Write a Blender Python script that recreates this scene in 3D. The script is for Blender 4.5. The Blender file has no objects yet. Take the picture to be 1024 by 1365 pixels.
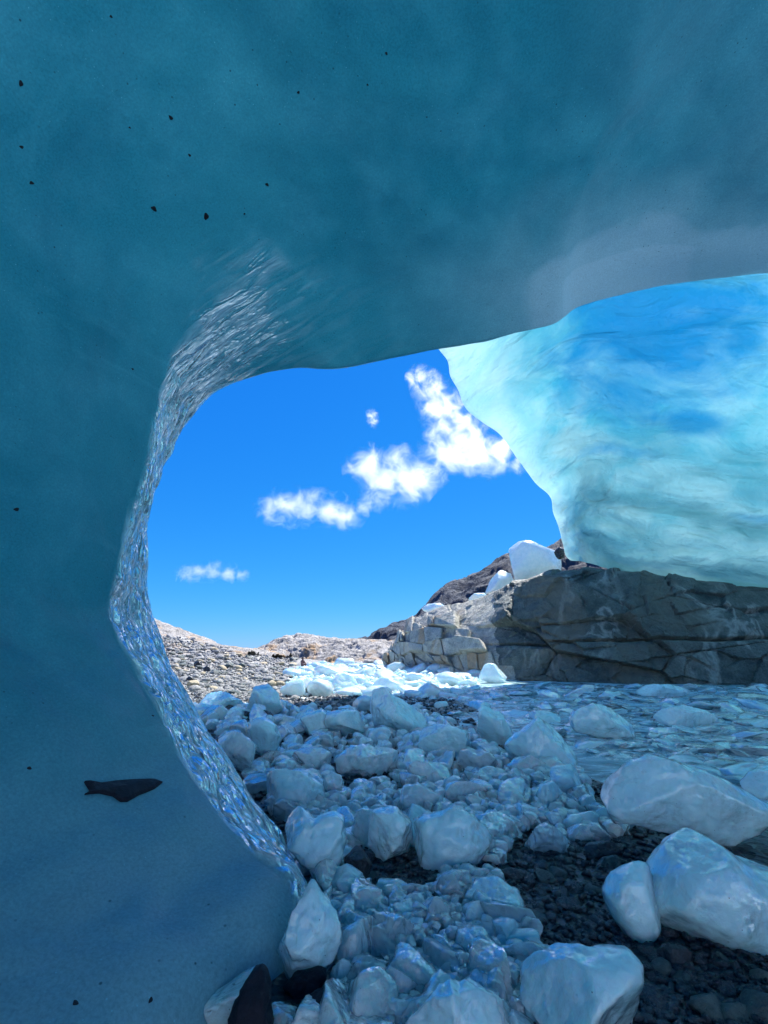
import bpy, bmesh, math, random
import numpy as np
from mathutils import Vector, Matrix
from mathutils.bvhtree import BVHTree

# ------------------------------------------------------------------ camera, sky, sun, exposure
scene = bpy.context.scene
COL = scene.collection
F = 600.0                       # focal length in photo pixels (photo 1024 x 1365)
PITCH = math.radians(17.2)
CAM = np.array([0.0, 0.0, 1.5])
cd = bpy.data.cameras.new("camera"); cam = bpy.data.objects.new("camera", cd); COL.objects.link(cam)
cd.sensor_fit = 'VERTICAL'; cd.sensor_height = 36.0; cd.lens = 36.0 * F / 1365.0
cd.clip_start = 0.05; cd.clip_end = 20000
cam.location = CAM; cam.rotation_euler = (math.radians(90) + PITCH, 0, 0)
scene.camera = cam

SUN_EL, SUN_AZ = math.radians(55), math.radians(31)     # azimuth clockwise from +Y (the view direction)
world = bpy.data.worlds.new("World"); scene.world = world; world.use_nodes = True
nt = world.node_tree; bg = nt.nodes['Background']
sky = nt.nodes.new('ShaderNodeTexSky'); sky.sky_type = 'NISHITA'; sky.sun_disc = False
sky.sun_elevation = SUN_EL; sky.sun_rotation = SUN_AZ
sky.altitude = 1500; sky.air_density = 1.0; sky.dust_density = 0.2; sky.ozone_density = 2.5
sep = nt.nodes.new('ShaderNodeSeparateColor'); cmb = nt.nodes.new('ShaderNodeCombineColor'); nt.links.new(sky.outputs[0], sep.inputs[0])
for k, (g_, m_) in enumerate(((1.68, 0.034), (0.71, 0.525), (0.25, 2.45))):        # deep alpine blue, channel by channel
    pw = nt.nodes.new('ShaderNodeMath'); pw.operation = 'POWER'; pw.inputs[1].default_value = g_
    mu = nt.nodes.new('ShaderNodeMath'); mu.operation = 'MULTIPLY'; mu.inputs[1].default_value = m_
    nt.links.new(sep.outputs[k], pw.inputs[0]); nt.links.new(pw.outputs[0], mu.inputs[0]); nt.links.new(mu.outputs[0], cmb.inputs[k])
nt.links.new(cmb.outputs[0], bg.inputs[0])
bg.inputs[1].default_value = 0.11
sl = bpy.data.lights.new("sun", 'SUN'); sun = bpy.data.objects.new("sun", sl); COL.objects.link(sun)
sl.energy = 5.0; sl.angle = math.radians(0.5); sl.color = (1.0, 0.96, 0.9)
SUNV = Vector((math.sin(SUN_AZ) * math.cos(SUN_EL), math.cos(SUN_AZ) * math.cos(SUN_EL), math.sin(SUN_EL)))
sun.rotation_euler = SUNV.to_track_quat('Z', 'Y').to_euler(); sun.location = SUNV * 60
vs = scene.view_settings
vs.view_transform = 'Standard'; vs.look = 'None'; vs.gamma = 1.0; vs.use_curve_mapping = False
vs.exposure = 1.25
cy = scene.cycles
cy.max_bounces = 10; cy.diffuse_bounces = 6; cy.glossy_bounces = 4; cy.transmission_bounces = 8
cy.volume_bounces = 10; cy.transparent_max_bounces = 8; cy.caustics_reflective = False; cy.caustics_refractive = False
cy.use_adaptive_sampling = True; cy.adaptive_threshold = 0.02; cy.use_denoising = True; cy.sample_clamp_indirect = 6.0

rng = np.random.default_rng(7); random.seed(7)

# ------------------------------------------------------------------ picture -> place
SP, CP = math.sin(PITCH), math.cos(PITCH)
def ray(px, py):
    x = (px - 512.0) / F; y = (682.5 - py) / F
    return np.array([x, CP - y * SP, SP + y * CP])
def on_z(px, py, z=0.0):
    d = ray(px, py); t = (z - CAM[2]) / d[2]
    return CAM + d * t
def at_y(px, py, Y):
    d = ray(px, py)
    return CAM + d * (Y / d[1])

# ------------------------------------------------------------------ noise
def _hash(ix, iy, iz, seed):
    h = (ix.astype(np.int64) * 374761393 + iy.astype(np.int64) * 668265263 + iz.astype(np.int64) * 2147483647 + seed * 974634777) & 0xFFFFFFFF
    h = ((h ^ (h >> 13)) * 1274126177) & 0xFFFFFFFF
    h = ((h ^ (h >> 16)) * 2246822519) & 0xFFFFFFFF
    return ((h ^ (h >> 15)) & 0xFFFFFF) / float(0xFFFFFF)
def vnoise(P, seed=0):
    P = np.asarray(P, float); i = np.floor(P).astype(np.int64); f = P - i
    f = f * f * f * (f * (f * 6 - 15) + 10)
    r = 0
    for dx in (0, 1):
        wx = f[..., 0] if dx else 1 - f[..., 0]
        for dy in (0, 1):
            wy = f[..., 1] if dy else 1 - f[..., 1]
            for dz in (0, 1):
                wz = f[..., 2] if dz else 1 - f[..., 2]
                r = r + wx * wy * wz * _hash(i[..., 0] + dx, i[..., 1] + dy, i[..., 2] + dz, seed)
    return r * 2 - 1
def fbm(P, octaves=4, seed=0, gain=0.5):
    P = np.asarray(P, float); a = 1.0; s = 0; t = 0
    for o in range(octaves):
        s = s + a * vnoise(P * (2.03 ** o) + o * 17.3, seed + o); t += a; a *= gain
    return s / t
def cells(P, seed=0):
    """distance to nearest and second nearest cell point, and cell id value (2D cells)"""
    P = np.asarray(P, float); i = np.floor(P).astype(np.int64)
    d1 = np.full(P.shape[0], 9.0); d2 = d1.copy(); idv = np.zeros(P.shape[0]); tl = np.zeros(P.shape[0])
    for dx in (-1, 0, 1):
        for dy in (-1, 0, 1):
            cx = i[:, 0] + dx; cyy = i[:, 1] + dy; zz = np.zeros_like(cx)
            jx = _hash(cx, cyy, zz, seed); jy = _hash(cx, cyy, zz + 1, seed); v = _hash(cx, cyy, zz + 2, seed)
            d = np.hypot(cx + jx - P[:, 0], cyy + jy - P[:, 1])
            closer = d < d1
            d2 = np.where(closer, d1, np.minimum(d2, d)); idv = np.where(closer, v, idv); tl = np.where(closer, (P[:, 0] - cx - jx) * (jy - 0.5) + (P[:, 1] - cyy - jy) * (v - 0.5), tl); d1 = np.where(closer, d, d1)
    cells.tilt = tl
    return d1, d2, idv
def sstep(a, b, x):
    t = np.clip((np.asarray(x, float) - a) / (b - a), 0, 1); return t * t * (3 - 2 * t)
def cr(tc, Pc, t):
    """non-uniform cubic through control points"""
    tc = np.asarray(tc, float); Pc = np.asarray(Pc, float); t = np.asarray(t, float)
    m = np.zeros_like(Pc); dt = np.diff(tc); s = np.diff(Pc, axis=0) / dt.reshape((-1,) + (1,) * (Pc.ndim - 1))
    m[0] = s[0]; m[-1] = s[-1]
    for k in range(1, len(tc) - 1):
        m[k] = (s[k - 1] * dt[k] + s[k] * dt[k - 1]) / (dt[k] + dt[k - 1])
    k = np.clip(np.searchsorted(tc, t, side='right') - 1, 0, len(tc) - 2)
    sh = (-1,) + (1,) * (Pc.ndim - 1)
    h = dt[k].reshape(sh); u = ((t - tc[k]) / dt[k]).reshape(sh)
    return ((2*u**3 - 3*u**2 + 1) * Pc[k] + (u**3 - 2*u**2 + u) * h * m[k] + (-2*u**3 + 3*u**2) * Pc[k+1] + (u**3 - u**2) * h * m[k+1])

# ------------------------------------------------------------------ mesh helpers
def mesh_from(name, V, Fc, smooth=True):
    me = bpy.data.meshes.new(name)
    V = np.asarray(V, np.float32); Fc = np.asarray(Fc, np.int32)
    n, k = Fc.shape
    me.vertices.add(len(V)); me.vertices.foreach_set('co', V.ravel())
    me.loops.add(n * k); me.loops.foreach_set('vertex_index', Fc.ravel())
    me.polygons.add(n); me.polygons.foreach_set('loop_start', np.arange(0, n * k, k, dtype=np.int32))
    me.polygons.foreach_set('loop_total', np.full(n, k, np.int32))
    me.polygons.foreach_set('use_smooth', np.full(n, smooth, bool))
    me.update(calc_edges=True); me.validate()
    return me
def add_obj(name, me, mat=None, parent=None, loc=None):
    o = bpy.data.objects.new(name, me); COL.objects.link(o)
    if mat: me.materials.clear(); me.materials.append(mat)
    if parent is not None: o.parent = parent
    if loc is not None: o.location = loc
    return o
def tag(o, label, cat, group=None):
    o['label'] = label; o['category'] = cat
    if group: o['group'] = group
    return o
def empty(name, loc=(0, 0, 0)):
    o = bpy.data.objects.new(name, None); COL.objects.link(o); o.location = loc; o.empty_display_size = 0.2
    return o
def grid_faces(nu, nv, flip=False):
    a = np.arange(nu * nv).reshape(nu, nv)
    q = np.stack([a[:-1, :-1], a[1:, :-1], a[1:, 1:], a[:-1, 1:]], -1).reshape(-1, 4)
    return q[:, ::-1] if flip else q
def grid_normals(G):
    du = np.gradient(G, axis=0); dv = np.gradient(G, axis=1)
    n = np.cross(du, dv); return n / (np.linalg.norm(n, axis=-1, keepdims=True) + 1e-9)
_ico = {}
def ico(sub):
    if sub not in _ico:
        bm = bmesh.new(); bmesh.ops.create_icosphere(bm, subdivisions=sub, radius=1.0)
        V = np.array([v.co[:] for v in bm.verts]); Fc = np.array([[v.index for v in f.verts] for f in bm.faces]); bm.free()
        V /= np.linalg.norm(V, axis=1, keepdims=True)
        _ico[sub] = (V, Fc)
    return _ico[sub]
def set_attr(me, name, vals):
    vals = np.asarray(vals, np.float32)
    if vals.ndim == 1:
        at = me.attributes.new(name, 'FLOAT', 'POINT'); at.data.foreach_set('value', vals)
    else:
        at = me.attributes.new(name, 'FLOAT_VECTOR', 'POINT'); at.data.foreach_set('vector', vals.ravel())

# ------------------------------------------------------------------ materials
class NT:
    def __init__(s, name):
        s.m = bpy.data.materials.new(name); s.m.use_nodes = True; s.t = s.m.node_tree; s.t.nodes.clear()
        s.out = s.t.nodes.new('ShaderNodeOutputMaterial')
    def n(s, kind, **kw):
        nd = s.t.nodes.new('ShaderNode' + kind)
        for k, v in kw.items():
            if k.startswith('i_'): nd.inputs[k[2:].replace('_', ' ')].default_value = v
            else: setattr(nd, k, v)
        return nd
    def l(s, a, b): s.t.links.new(a, b)
    def noise(s, vec, scale, detail=4, rough=0.55, dist=0.0):
        nd = s.n('TexNoise'); nd.inputs['Scale'].default_value = scale; nd.inputs['Detail'].default_value = detail
        nd.inputs['Roughness'].default_value = rough; nd.inputs['Distortion'].default_value = dist
        if vec is not None: s.l(vec, nd.inputs['Vector'])
        return nd.outputs['Fac']
    def ramp(s, fac, stops):
        r = s.n('ValToRGB'); e = r.color_ramp.elements
        while len(e) < len(stops): e.new(0.5)
        for el, (p, c) in zip(e, stops):
            el.position = p; el.color = (c, c, c, 1) if np.isscalar(c) else tuple(c) + (1,)
        s.l(fac, r.inputs[0]); return r.outputs[0]
    def mix(s, fac, a, b, mode='MIX'):
        m = s.n('Mix', data_type='RGBA', blend_type=mode)
        for sock, v in ((m.inputs[0], fac), (m.inputs[6], a), (m.inputs[7], b)):
            if isinstance(v, (int, float)): sock.default_value = v
            elif isinstance(v, tuple): sock.default_value = v + (1,) if len(v) == 3 else v
            else: s.l(v, sock)
        return m.outputs[2]
    def math(s, op, a, b=None, c=None, clamp=False):
        m = s.n('Math', operation=op); m.use_clamp = clamp
        for k, v in enumerate((a, b, c)):
            if v is None: continue
            if isinstance(v, (int, float)): m.inputs[k].default_value = v
            else: s.l(v, m.inputs[k])
        return m.outputs[0]
    def bump(s, h, strength, dist, normal=None):
        b = s.n('Bump'); b.inputs['Distance'].default_value = dist
        if isinstance(strength, (int, float)): b.inputs['Strength'].default_value = strength
        else: s.l(strength, b.inputs['Strength'])
        s.l(h, b.inputs['Height'])
        if normal is not None: s.l(normal, b.inputs['Normal'])
        return b.outputs[0]
    def attr(s, name, out='Fac'):
        a = s.n('Attribute', attribute_name=name); return a.outputs[out]
    def obj(s): return s.n('TexCoord').outputs['Object']
    def mapping(s, vec, scale):
        m = s.n('Mapping'); m.inputs['Scale'].default_value = scale; s.l(vec, m.inputs['Vector']); return m.outputs[0]
    def principled(s, **kw):
        p = s.n('BsdfPrincipled')
        for k, v in kw.items():
            sock = p.inputs[k.replace('_', ' ')]
            if isinstance(v, (int, float)): sock.default_value = v
            elif isinstance(v, tuple): sock.default_value = v + (1,) if (len(v) == 3 and sock.type == 'RGBA') else v
            else: s.l(v, sock)
        return p
    def surf(s, sh): s.l(sh, s.out.inputs['Surface']); return s.m

def mat_arch(name, transl, col_a, col_b, rim_glint_col=(0.52, 0.68, 0.76)):
    t = NT(name); o = t.obj(); uvc = t.attr('flow', 'Vector'); sc = t.attr('scallop')
    big = t.noise(o, 0.35, 3); mid = t.noise(o, 1.7, 5)
    col = t.mix(t.ramp(big, [(0.3, 0.0), (0.7, 1.0)]), col_a, col_b)
    haze = t.math('MAXIMUM', t.ramp(mid, [(0.45, 0.0), (0.8, 0.5)]), t.ramp(t.noise(t.mapping(o, (0.5, 0.5, 1.2)), 0.9, 8, 0.7, 1.0), [(0.56, 0.0), (0.74, 0.55)]))
    col = t.mix(haze, col, tuple(min(1, c * 1.35 + 0.04) for c in col_b))
    fr = t.math('MULTIPLY', t.attr('frost_bounce'), t.ramp(t.noise(o, 1.1, 6, 0.65), [(0.3, 0.55), (0.7, 1.0)]))
    col = t.mix(fr, col, (0.24, 0.45, 0.53)); col = t.mix(t.ramp(t.attr('frost_bounce'), [(0.86, 0.0), (1.0, 0.75)]), col, (0.44, 0.60, 0.68))  # paler tints painting in light from the ice field below
    grain = t.noise(o, 60, 3, 0.7)
    col = t.mix(0.35, col, t.mix(1.0, col, t.ramp(grain, [(0.3, 0.55), (0.7, 1.45)]), 'MULTIPLY'))
    for scl, th0, th1, cc in ((15, 0.07, 0.13, (0.015, 0.05, 0.07)), (30, 0.06, 0.12, tuple(min(1, c * 1.6 + 0.15) for c in col_b))):
        sp = t.n('TexVoronoi'); sp.inputs['Scale'].default_value = scl; t.l(o, sp.inputs['Vector'])
        pick = t.n('SeparateColor'); t.l(sp.outputs['Color'], pick.inputs[0])
        spm = t.math('MULTIPLY', t.ramp(sp.outputs['Distance'], [(th0, 1.0), (th1, 0.0)]), t.ramp(pick.outputs[0], [(0.55, 0.0), (0.6, 0.85)]))
        spm = t.math('MULTIPLY', spm, t.ramp(t.noise(o, 1.3, 3), [(0.42, 0.0), (0.6, 1.0)]))
        col = t.mix(spm, col, cc)
    # scallops: streaks drawn out along the rim, reflected sky painted in as paler colour
    s1 = t.noise(t.mapping(uvc, (1.7, 9.5, 1)), 1.0, 3, 0.5, 0.8)
    col = t.mix(t.math('MULTIPLY', t.math('MULTIPLY', sc, t.math('ADD', t.math('MULTIPLY', t.math('MULTIPLY', sc, sc), 0.35), t.ramp(s1, [(0.46, 0.0), (0.62, 1.0)]))), 0.8, clamp=True), col, rim_glint_col)
    s2 = t.noise(t.mapping(uvc, (8.0, 30.0, 1)), 1.0, 2, 0.5, 0.6)
    sh = t.math('ADD', t.math('ABSOLUTE', t.math('SUBTRACT', s1, 0.5)), t.math('MULTIPLY', s2, 0.2))
    nrm = t.bump(t.noise(o, 45, 4, 0.6), 0.3, 0.01)
    nrm = t.bump(t.noise(o, 6, 4), 0.3, 0.04, nrm)
    nrm2 = t.bump(sh, t.math('MULTIPLY', sc, 1.0, clamp=True), 0.30, nrm)
    rough = t.math('SUBTRACT', 0.32, t.math('MULTIPLY', sc, 0.28), clamp=True)
    p = t.principled(Base_Color=col, Roughness=rough, IOR=1.31, Normal=nrm2)
    tr = t.n('BsdfTranslucent'); t.l(col, tr.inputs['Color']); t.l(nrm, tr.inputs['Normal'])
    mx = t.n('MixShader'); mx.inputs[0].default_value = transl; t.l(p.outputs[0], mx.inputs[1]); t.l(tr.outputs[0], mx.inputs[2])
    gl = t.n('BsdfGlossy'); gl.inputs['Color'].default_value = (0.95, 0.98, 1, 1); gl.inputs['Roughness'].default_value = 0.08; t.l(nrm2, gl.inputs['Normal'])
    lw = t.n('LayerWeight'); lw.inputs['Blend'].default_value = 0.55; t.l(nrm2, lw.inputs['Normal'])
    mx2 = t.n('MixShader'); t.l(t.math('MULTIPLY', t.math('ADD', 0.22, t.math('MULTIPLY', lw.outputs['Facing'], 0.75)), sc, clamp=True), mx2.inputs[0]); t.l(mx.outputs[0], mx2.inputs[1]); t.l(gl.outputs[0], mx2.inputs[2])
    return t.surf(mx2.outputs[0])

def mat_vault():
    t = NT('vault_ice'); o = t.obj(); st = t.attr('flow', 'Vector'); clear = t.attr('clear'); low = t.attr('low')
    lay = t.noise(t.mapping(st, (0.24, 0.42, 1)), 1.0, 7, 0.58, 0.8)
    col = t.mix(t.ramp(lay, [(0.36, 0.0), (0.62, 1.0)]), (0.17, 0.58, 0.68), (0.56, 0.77, 0.79))
    dirt = t.noise(t.mapping(st, (0.10, 0.8, 1)), 1.0, 6, 0.62, 1.6)
    col = t.mix(t.math('MULTIPLY', t.ramp(dirt, [(0.42, 0.0), (0.66, 1.0)]), t.math('MULTIPLY', low, 0.6)), col, (0.28, 0.42, 0.44))
    cl = t.ramp(t.math('ADD', clear, t.math('MULTIPLY', t.math('SUBTRACT', t.noise(t.mapping(st, (0.2, 0.32, 1)), 1.0, 7, 0.6, 1.2), 0.5), 1.5)), [(0.30, 0.0), (0.85, 1.0)])
    col = t.mix(t.math('MULTIPLY', cl, 0.92), col, (0.02, 0.36, 0.62))
    col = t.mix(t.math('MULTIPLY', low, 0.5), col, (0.50, 0.61, 0.61))
    wv = t.n('VectorMath', operation='ADD'); t.l(t.mapping(st, (0.30, 1.0, 1)), wv.inputs[0])
    nv_ = t.n('TexNoise'); nv_.inputs['Scale'].default_value = 0.5; nv_.inputs['Detail'].default_value = 4; t.l(st, nv_.inputs['Vector'])
    ws = t.n('VectorMath', operation='SCALE'); t.l(nv_.outputs['Color'], ws.inputs[0]); ws.inputs['Scale'].default_value = 1.3; t.l(ws.outputs[0], wv.inputs[1])
    vo_ = t.n('TexVoronoi', feature='SMOOTH_F1'); vo_.inputs['Scale'].default_value = 0.8; vo_.inputs['Smoothness'].default_value = 0.45; t.l(wv.outputs[0], vo_.inputs['Vector'])
    rdg = vo_.outputs['Distance']
    col = t.mix(t.math('MULTIPLY', t.ramp(rdg, [(0.42, 0.0), (0.72, 1.0)]), t.math('ADD', 0.12, t.math('MULTIPLY', low, 0.6))), col, (0.14, 0.33, 0.37))  # scallop shading painted into the colour: dark edges, pale middles
    col = t.mix(t.math('MULTIPLY', t.ramp(rdg, [(0.10, 1.0), (0.34, 0.0)]), t.math('ADD', 0.10, t.math('MULTIPLY', low, 0.5))), col, (0.72, 0.83, 0.82))
    col = t.mix(t.math('MULTIPLY', t.attr('edge_glow'), 0.75), col, (0.74, 0.88, 0.88))  # glow through the thin left edge, painted as whiter ice
    nrm = t.bump(t.noise(t.mapping(st, (0.35, 0.9, 1)), 1.0, 4, 0.5, 0.8), 0.8, 0.6)
    nrm = t.bump(rdg, 0.7, 0.9, nrm); nrm = t.bump(t.noise(o, 4, 4), 0.3, 0.08, nrm)
    p = t.principled(Base_Color=col, Roughness=0.32, IOR=1.31, Normal=nrm)
    tr = t.n('BsdfTranslucent'); t.l(col, tr.inputs['Color']); t.l(nrm, tr.inputs['Normal'])
    mx = t.n('MixShader'); mx.inputs[0].default_value = 0.55; t.l(p.outputs[0], mx.inputs[1]); t.l(tr.outputs[0], mx.inputs[2])
    return t.surf(mx.outputs[0])

def mat_ice(name, base, transmission=0.0, transl=0.2, rough=0.3, bumpy=1.0, coarse=0.0, k=1.0, film=0.7, sss=0.9, sscale=0.12):
    t = NT(name); o = t.obj(); info = t.n('ObjectInfo')
    ov = t.n('VectorMath', operation='ADD'); t.l(o, ov.inputs[0])
    rv = t.n('CombineXYZ'); t.l(t.math('MULTIPLY', info.outputs['Random'], 37.0), rv.inputs[0]); t.l(rv.outputs[0], ov.inputs[1]); o = t.mapping(ov.outputs[0], (k, k, k))
    n1 = t.noise(o, 4.0, 6, 0.62)
    col = t.mix(t.ramp(n1, [(0.3, 0.0), (0.7, 1.0)]), tuple(c * k for c, k in zip(base, (0.72, 0.84, 0.88))), base)
    col = t.mix(t.math('MULTIPLY', info.outputs['Random'], 0.5), col, tuple(c * k for c, k in zip(base, (0.72, 0.88, 0.94))))
    sp = t.n('TexVoronoi'); sp.inputs['Scale'].default_value = 34; t.l(o, sp.inputs['Vector'])
    pick = t.n('SeparateColor'); t.l(sp.outputs['Color'], pick.inputs[0])
    col = t.mix(t.math('MULTIPLY', t.ramp(sp.outputs['Distance'], [(0.06, 1.0), (0.12, 0.0)]), t.ramp(pick.outputs[0], [(0.82, 0.0), (0.85, 0.8)])), col, (0.03, 0.06, 0.08))
    wetm = t.ramp(t.noise(o, 3.5, 5, 0.6), [(0.46, 0.0), (0.68, 1.0)])
    rg = t.ramp(wetm, [(0.0, rough * 0.22), (1.0, rough * 1.35)])
    nrm = t.bump(t.noise(o, 6, 2), 0.25 * bumpy, 0.08)
    v = t.n('TexVoronoi', feature='F1'); v.inputs['Scale'].default_value = 9; v.inputs['Randomness'].default_value = 1; t.l(o, v.inputs['Vector'])
    if coarse: nrm = t.bump(v.outputs['Distance'], coarse, 0.12, nrm)
    nrm = t.bump(t.noise(o, 24, 4, 0.6), t.math('MULTIPLY', t.math('SUBTRACT', 1.15, wetm), 0.5 * bumpy), 0.02, nrm)
    nrm = t.bump(t.noise(o, 90, 3), 0.2 * bumpy, 0.006, nrm)
    p = t.principled(Base_Color=col, Roughness=rg, IOR=1.31, Normal=nrm, Transmission_Weight=transmission, Coat_Weight=1.0, Coat_Roughness=0.10, Coat_IOR=1.5)
    p.inputs['Specular IOR Level'].default_value = 0.7
    p.inputs['Subsurface Weight'].default_value = sss; p.inputs['Subsurface Radius'].default_value = (0.45, 0.85, 1.0); p.inputs['Subsurface Scale'].default_value = sscale
    tr = t.n('BsdfTranslucent'); t.l(col, tr.inputs['Color']); t.l(nrm, tr.inputs['Normal'])
    mx = t.n('MixShader'); mx.inputs[0].default_value = transl; t.l(p.outputs[0], mx.inputs[1]); t.l(tr.outputs[0], mx.inputs[2])
    # thin film of melt water on the smoother patches
    n2 = t.bump(t.noise(o, 5, 2, 0.5, 0.5), 0.7, 0.10); n2 = t.bump(t.noise(o, 34, 2, 0.5), 0.35, 0.02, n2)
    gl = t.n('BsdfGlossy'); gl.inputs['Roughness'].default_value = 0.05; t.l(n2, gl.inputs['Normal'])
    lw = t.n('LayerWeight'); lw.inputs['Blend'].default_value = 0.5; t.l(n2, lw.inputs['Normal'])
    mx2 = t.n('MixShader'); t.l(t.math('MULTIPLY', t.math('MULTIPLY', lw.outputs['Facing'], t.math('SUBTRACT', 1.0, wetm)), film, clamp=True), mx2.inputs[0]); t.l(mx.outputs[0], mx2.inputs[1]); t.l(gl.outputs[0], mx2.inputs[2])
    return t.surf(mx2.outputs[0])

def mat_stone(name, a, b, rough=0.6, scale=3.0, bump=0.5, stain=None, vein=None, spec=0.5):
    t = NT(name); o = t.obj(); info = t.n('ObjectInfo')
    ov = t.n('VectorMath', operation='ADD'); t.l(o, ov.inputs[0])
    rv = t.n('CombineXYZ'); t.l(t.math('MULTIPLY', info.outputs['Random'], 53.0), rv.inputs[0]); t.l(rv.outputs[0], ov.inputs[1]); o = ov.outputs[0]
    col = t.mix(t.ramp(t.noise(o, scale, 7, 0.65), [(0.32, 0.0), (0.68, 1.0)]), a, b)
    g = t.noise(o, scale * 14, 3, 0.7)
    col = t.mix(0.5, col, t.mix(1.0, col, t.ramp(g, [(0.35, 0.45), (0.65, 1.5)]), 'MULTIPLY'))
    if vein:
        v = t.ramp(t.math('ABSOLUTE', t.math('SUBTRACT', t.noise(t.mapping(o, (1, 1, 0.3)), scale * 0.4, 6, 0.55, 0.4), 0.5)), [(0.0, 1.0), (0.03, 0.0)])
        v = t.math('MULTIPLY', v, t.ramp(t.noise(o, scale * 0.2, 3), [(0.48, 0.0), (0.6, 0.55)]))
        col = t.mix(v, col, vein)
    if stain:
        sm = t.ramp(t.noise(t.mapping(o, (1, 1, 0.6)), scale * 0.25, 5, 0.6, 0.8), [(0.52, 0.0), (0.64, 0.8)])
        col = t.mix(sm, col, stain)
    nrm = t.bump(t.noise(o, scale * 2.5, 8, 0.65), bump, 0.6 / scale)
    nrm = t.bump(g, bump * 0.4, 0.06 / scale, nrm)
    p = t.principled(Base_Color=col, Roughness=t.ramp(t.noise(o, scale * 1.5, 4), [(0.3, max(0.05, rough - 0.15)), (0.7, min(1, rough + 0.15))]), Normal=nrm)
    p.inputs['Specular IOR Level'].default_value = spec
    return t.surf(p.outputs[0])

def mat_ground():
    t = NT('gravel_ground'); o = t.obj(); shade = t.attr('wet')
    v = t.n('TexVoronoi'); v.inputs['Scale'].default_value = 9; t.l(o, v.inputs['Vector'])
    v2 = t.n('TexVoronoi'); v2.inputs['Scale'].default_value = 28; t.l(o, v2.inputs['Vector'])
    g = t.ramp(v.outputs['Color'], [(0.1, 0.45), (0.9, 1.25)])
    dry = t.mix(t.ramp(t.noise(o, 0.25, 6, 0.65), [(0.35, 0.0), (0.65, 1.0)]), (0.20, 0.205, 0.20), (0.34, 0.34, 0.33))
    dry = t.mix(t.ramp(t.noise(o, 0.09, 5, 0.6), [(0.54, 0.0), (0.66, 0.6)]), dry, (0.33, 0.24, 0.17))
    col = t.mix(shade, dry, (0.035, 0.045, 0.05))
    col = t.mix(0.8, col, t.mix(1.0, col, g, 'MULTIPLY'))
    nrm = t.bump(v.outputs['Distance'], 0.8, 0.06); nrm = t.bump(v2.outputs['Distance'], 0.6, 0.02, nrm)
    p = t.principled(Base_Color=col, Roughness=t.math('SUBTRACT', 0.85, t.math('MULTIPLY', shade, 0.45)), Normal=nrm)
    return t.surf(p.outputs[0])

def mat_water():
    t = NT('melt_water'); o = t.obj()
    nrm = t.bump(t.noise(t.mapping(o, (1, 1.6, 1)), 1.6, 5, 0.6, 0.4), 0.35, 0.08)
    nrm = t.bump(t.noise(o, 9, 3, 0.6, 0.3), 0.25, 0.02, nrm)
    slush = t.ramp(t.noise(t.mapping(o, (0.7, 1.3, 1)), 1.1, 6, 0.65, 0.8), [(0.38, 0.0), (0.56, 1.0)])
    col = t.mix(slush, (0.025, 0.12, 0.145), (0.42, 0.60, 0.64))
    p = t.principled(Base_Color=col, Roughness=t.ramp(slush, [(0, 0.06), (1, 0.35)]), IOR=1.33, Normal=nrm)
    return t.surf(p.outputs[0])

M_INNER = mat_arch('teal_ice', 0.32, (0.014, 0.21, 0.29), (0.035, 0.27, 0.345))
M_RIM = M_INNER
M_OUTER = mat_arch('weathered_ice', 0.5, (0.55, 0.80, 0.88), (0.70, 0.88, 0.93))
M_VAULT = mat_vault()
M_FROST = mat_ice('frosted_ice', (0.66, 0.89, 0.94), transl=0.3, rough=0.34)
M_CLEAR = mat_ice('clear_ice', (0.88, 0.97, 0.98), transl=0.48, rough=0.10, bumpy=1.4, coarse=0.35, film=1.0)
M_FROST_L = mat_ice('frosted_ice_lump', (0.70, 0.90, 0.95), transl=0.35, rough=0.3, k=0.28)
M_CLEAR_L = mat_ice('clear_ice_lump', (0.88, 0.97, 0.98), transl=0.48, rough=0.10, bumpy=1.4, coarse=0.35, film=1.0, k=0.28)
M_GLASS_L = mat_ice('glass_ice_lump', (0.90, 0.97, 0.98), transmission=0.55, transl=0.42, rough=0.05, bumpy=0.8, coarse=0.3, film=0.9, k=0.28, sss=0.0)
M_GLASS = mat_ice('glass_ice', (0.90, 0.97, 0.98), transmission=0.5, transl=0.42, rough=0.05, bumpy=0.8, coarse=0.3, film=0.9, sss=0.0)
M_CRUMB = mat_ice('clear_ice_crumb', (0.88, 0.97, 0.98), transl=0.48, rough=0.1, bumpy=0.6, k=1.5)
M_WHITE = mat_ice('white_ice', (0.90, 0.94, 0.94), transl=0.3, rough=0.5, film=0.2)
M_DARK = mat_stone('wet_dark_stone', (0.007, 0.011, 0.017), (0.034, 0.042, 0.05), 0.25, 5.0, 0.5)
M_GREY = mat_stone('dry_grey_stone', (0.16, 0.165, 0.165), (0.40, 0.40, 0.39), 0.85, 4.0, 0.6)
M_TAN = mat_stone('tan_stone', (0.34, 0.29, 0.20), (0.50, 0.43, 0.30), 0.85, 4.0, 0.6)
M_GREEN = mat_stone('green_grey_stone', (0.03, 0.05, 0.048), (0.075, 0.105, 0.10), 0.4, 3.0, 0.5)
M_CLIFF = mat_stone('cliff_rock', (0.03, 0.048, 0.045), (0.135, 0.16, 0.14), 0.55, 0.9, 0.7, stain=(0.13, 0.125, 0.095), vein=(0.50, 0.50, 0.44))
M_PALE = mat_stone('sunlit_pale_rock', (0.22, 0.23, 0.20), (0.52, 0.50, 0.43), 0.8, 0.9, 0.7, stain=(0.36, 0.24, 0.13), vein=(0.55, 0.53, 0.48))  # pale rock of the left end, with missing sunlight put into its colour
M_HILL = mat_stone('pale_granite', (0.15, 0.15, 0.15), (0.50, 0.48, 0.45), 0.9, 0.7, 0.9, stain=(0.42, 0.25, 0.10))
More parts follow.
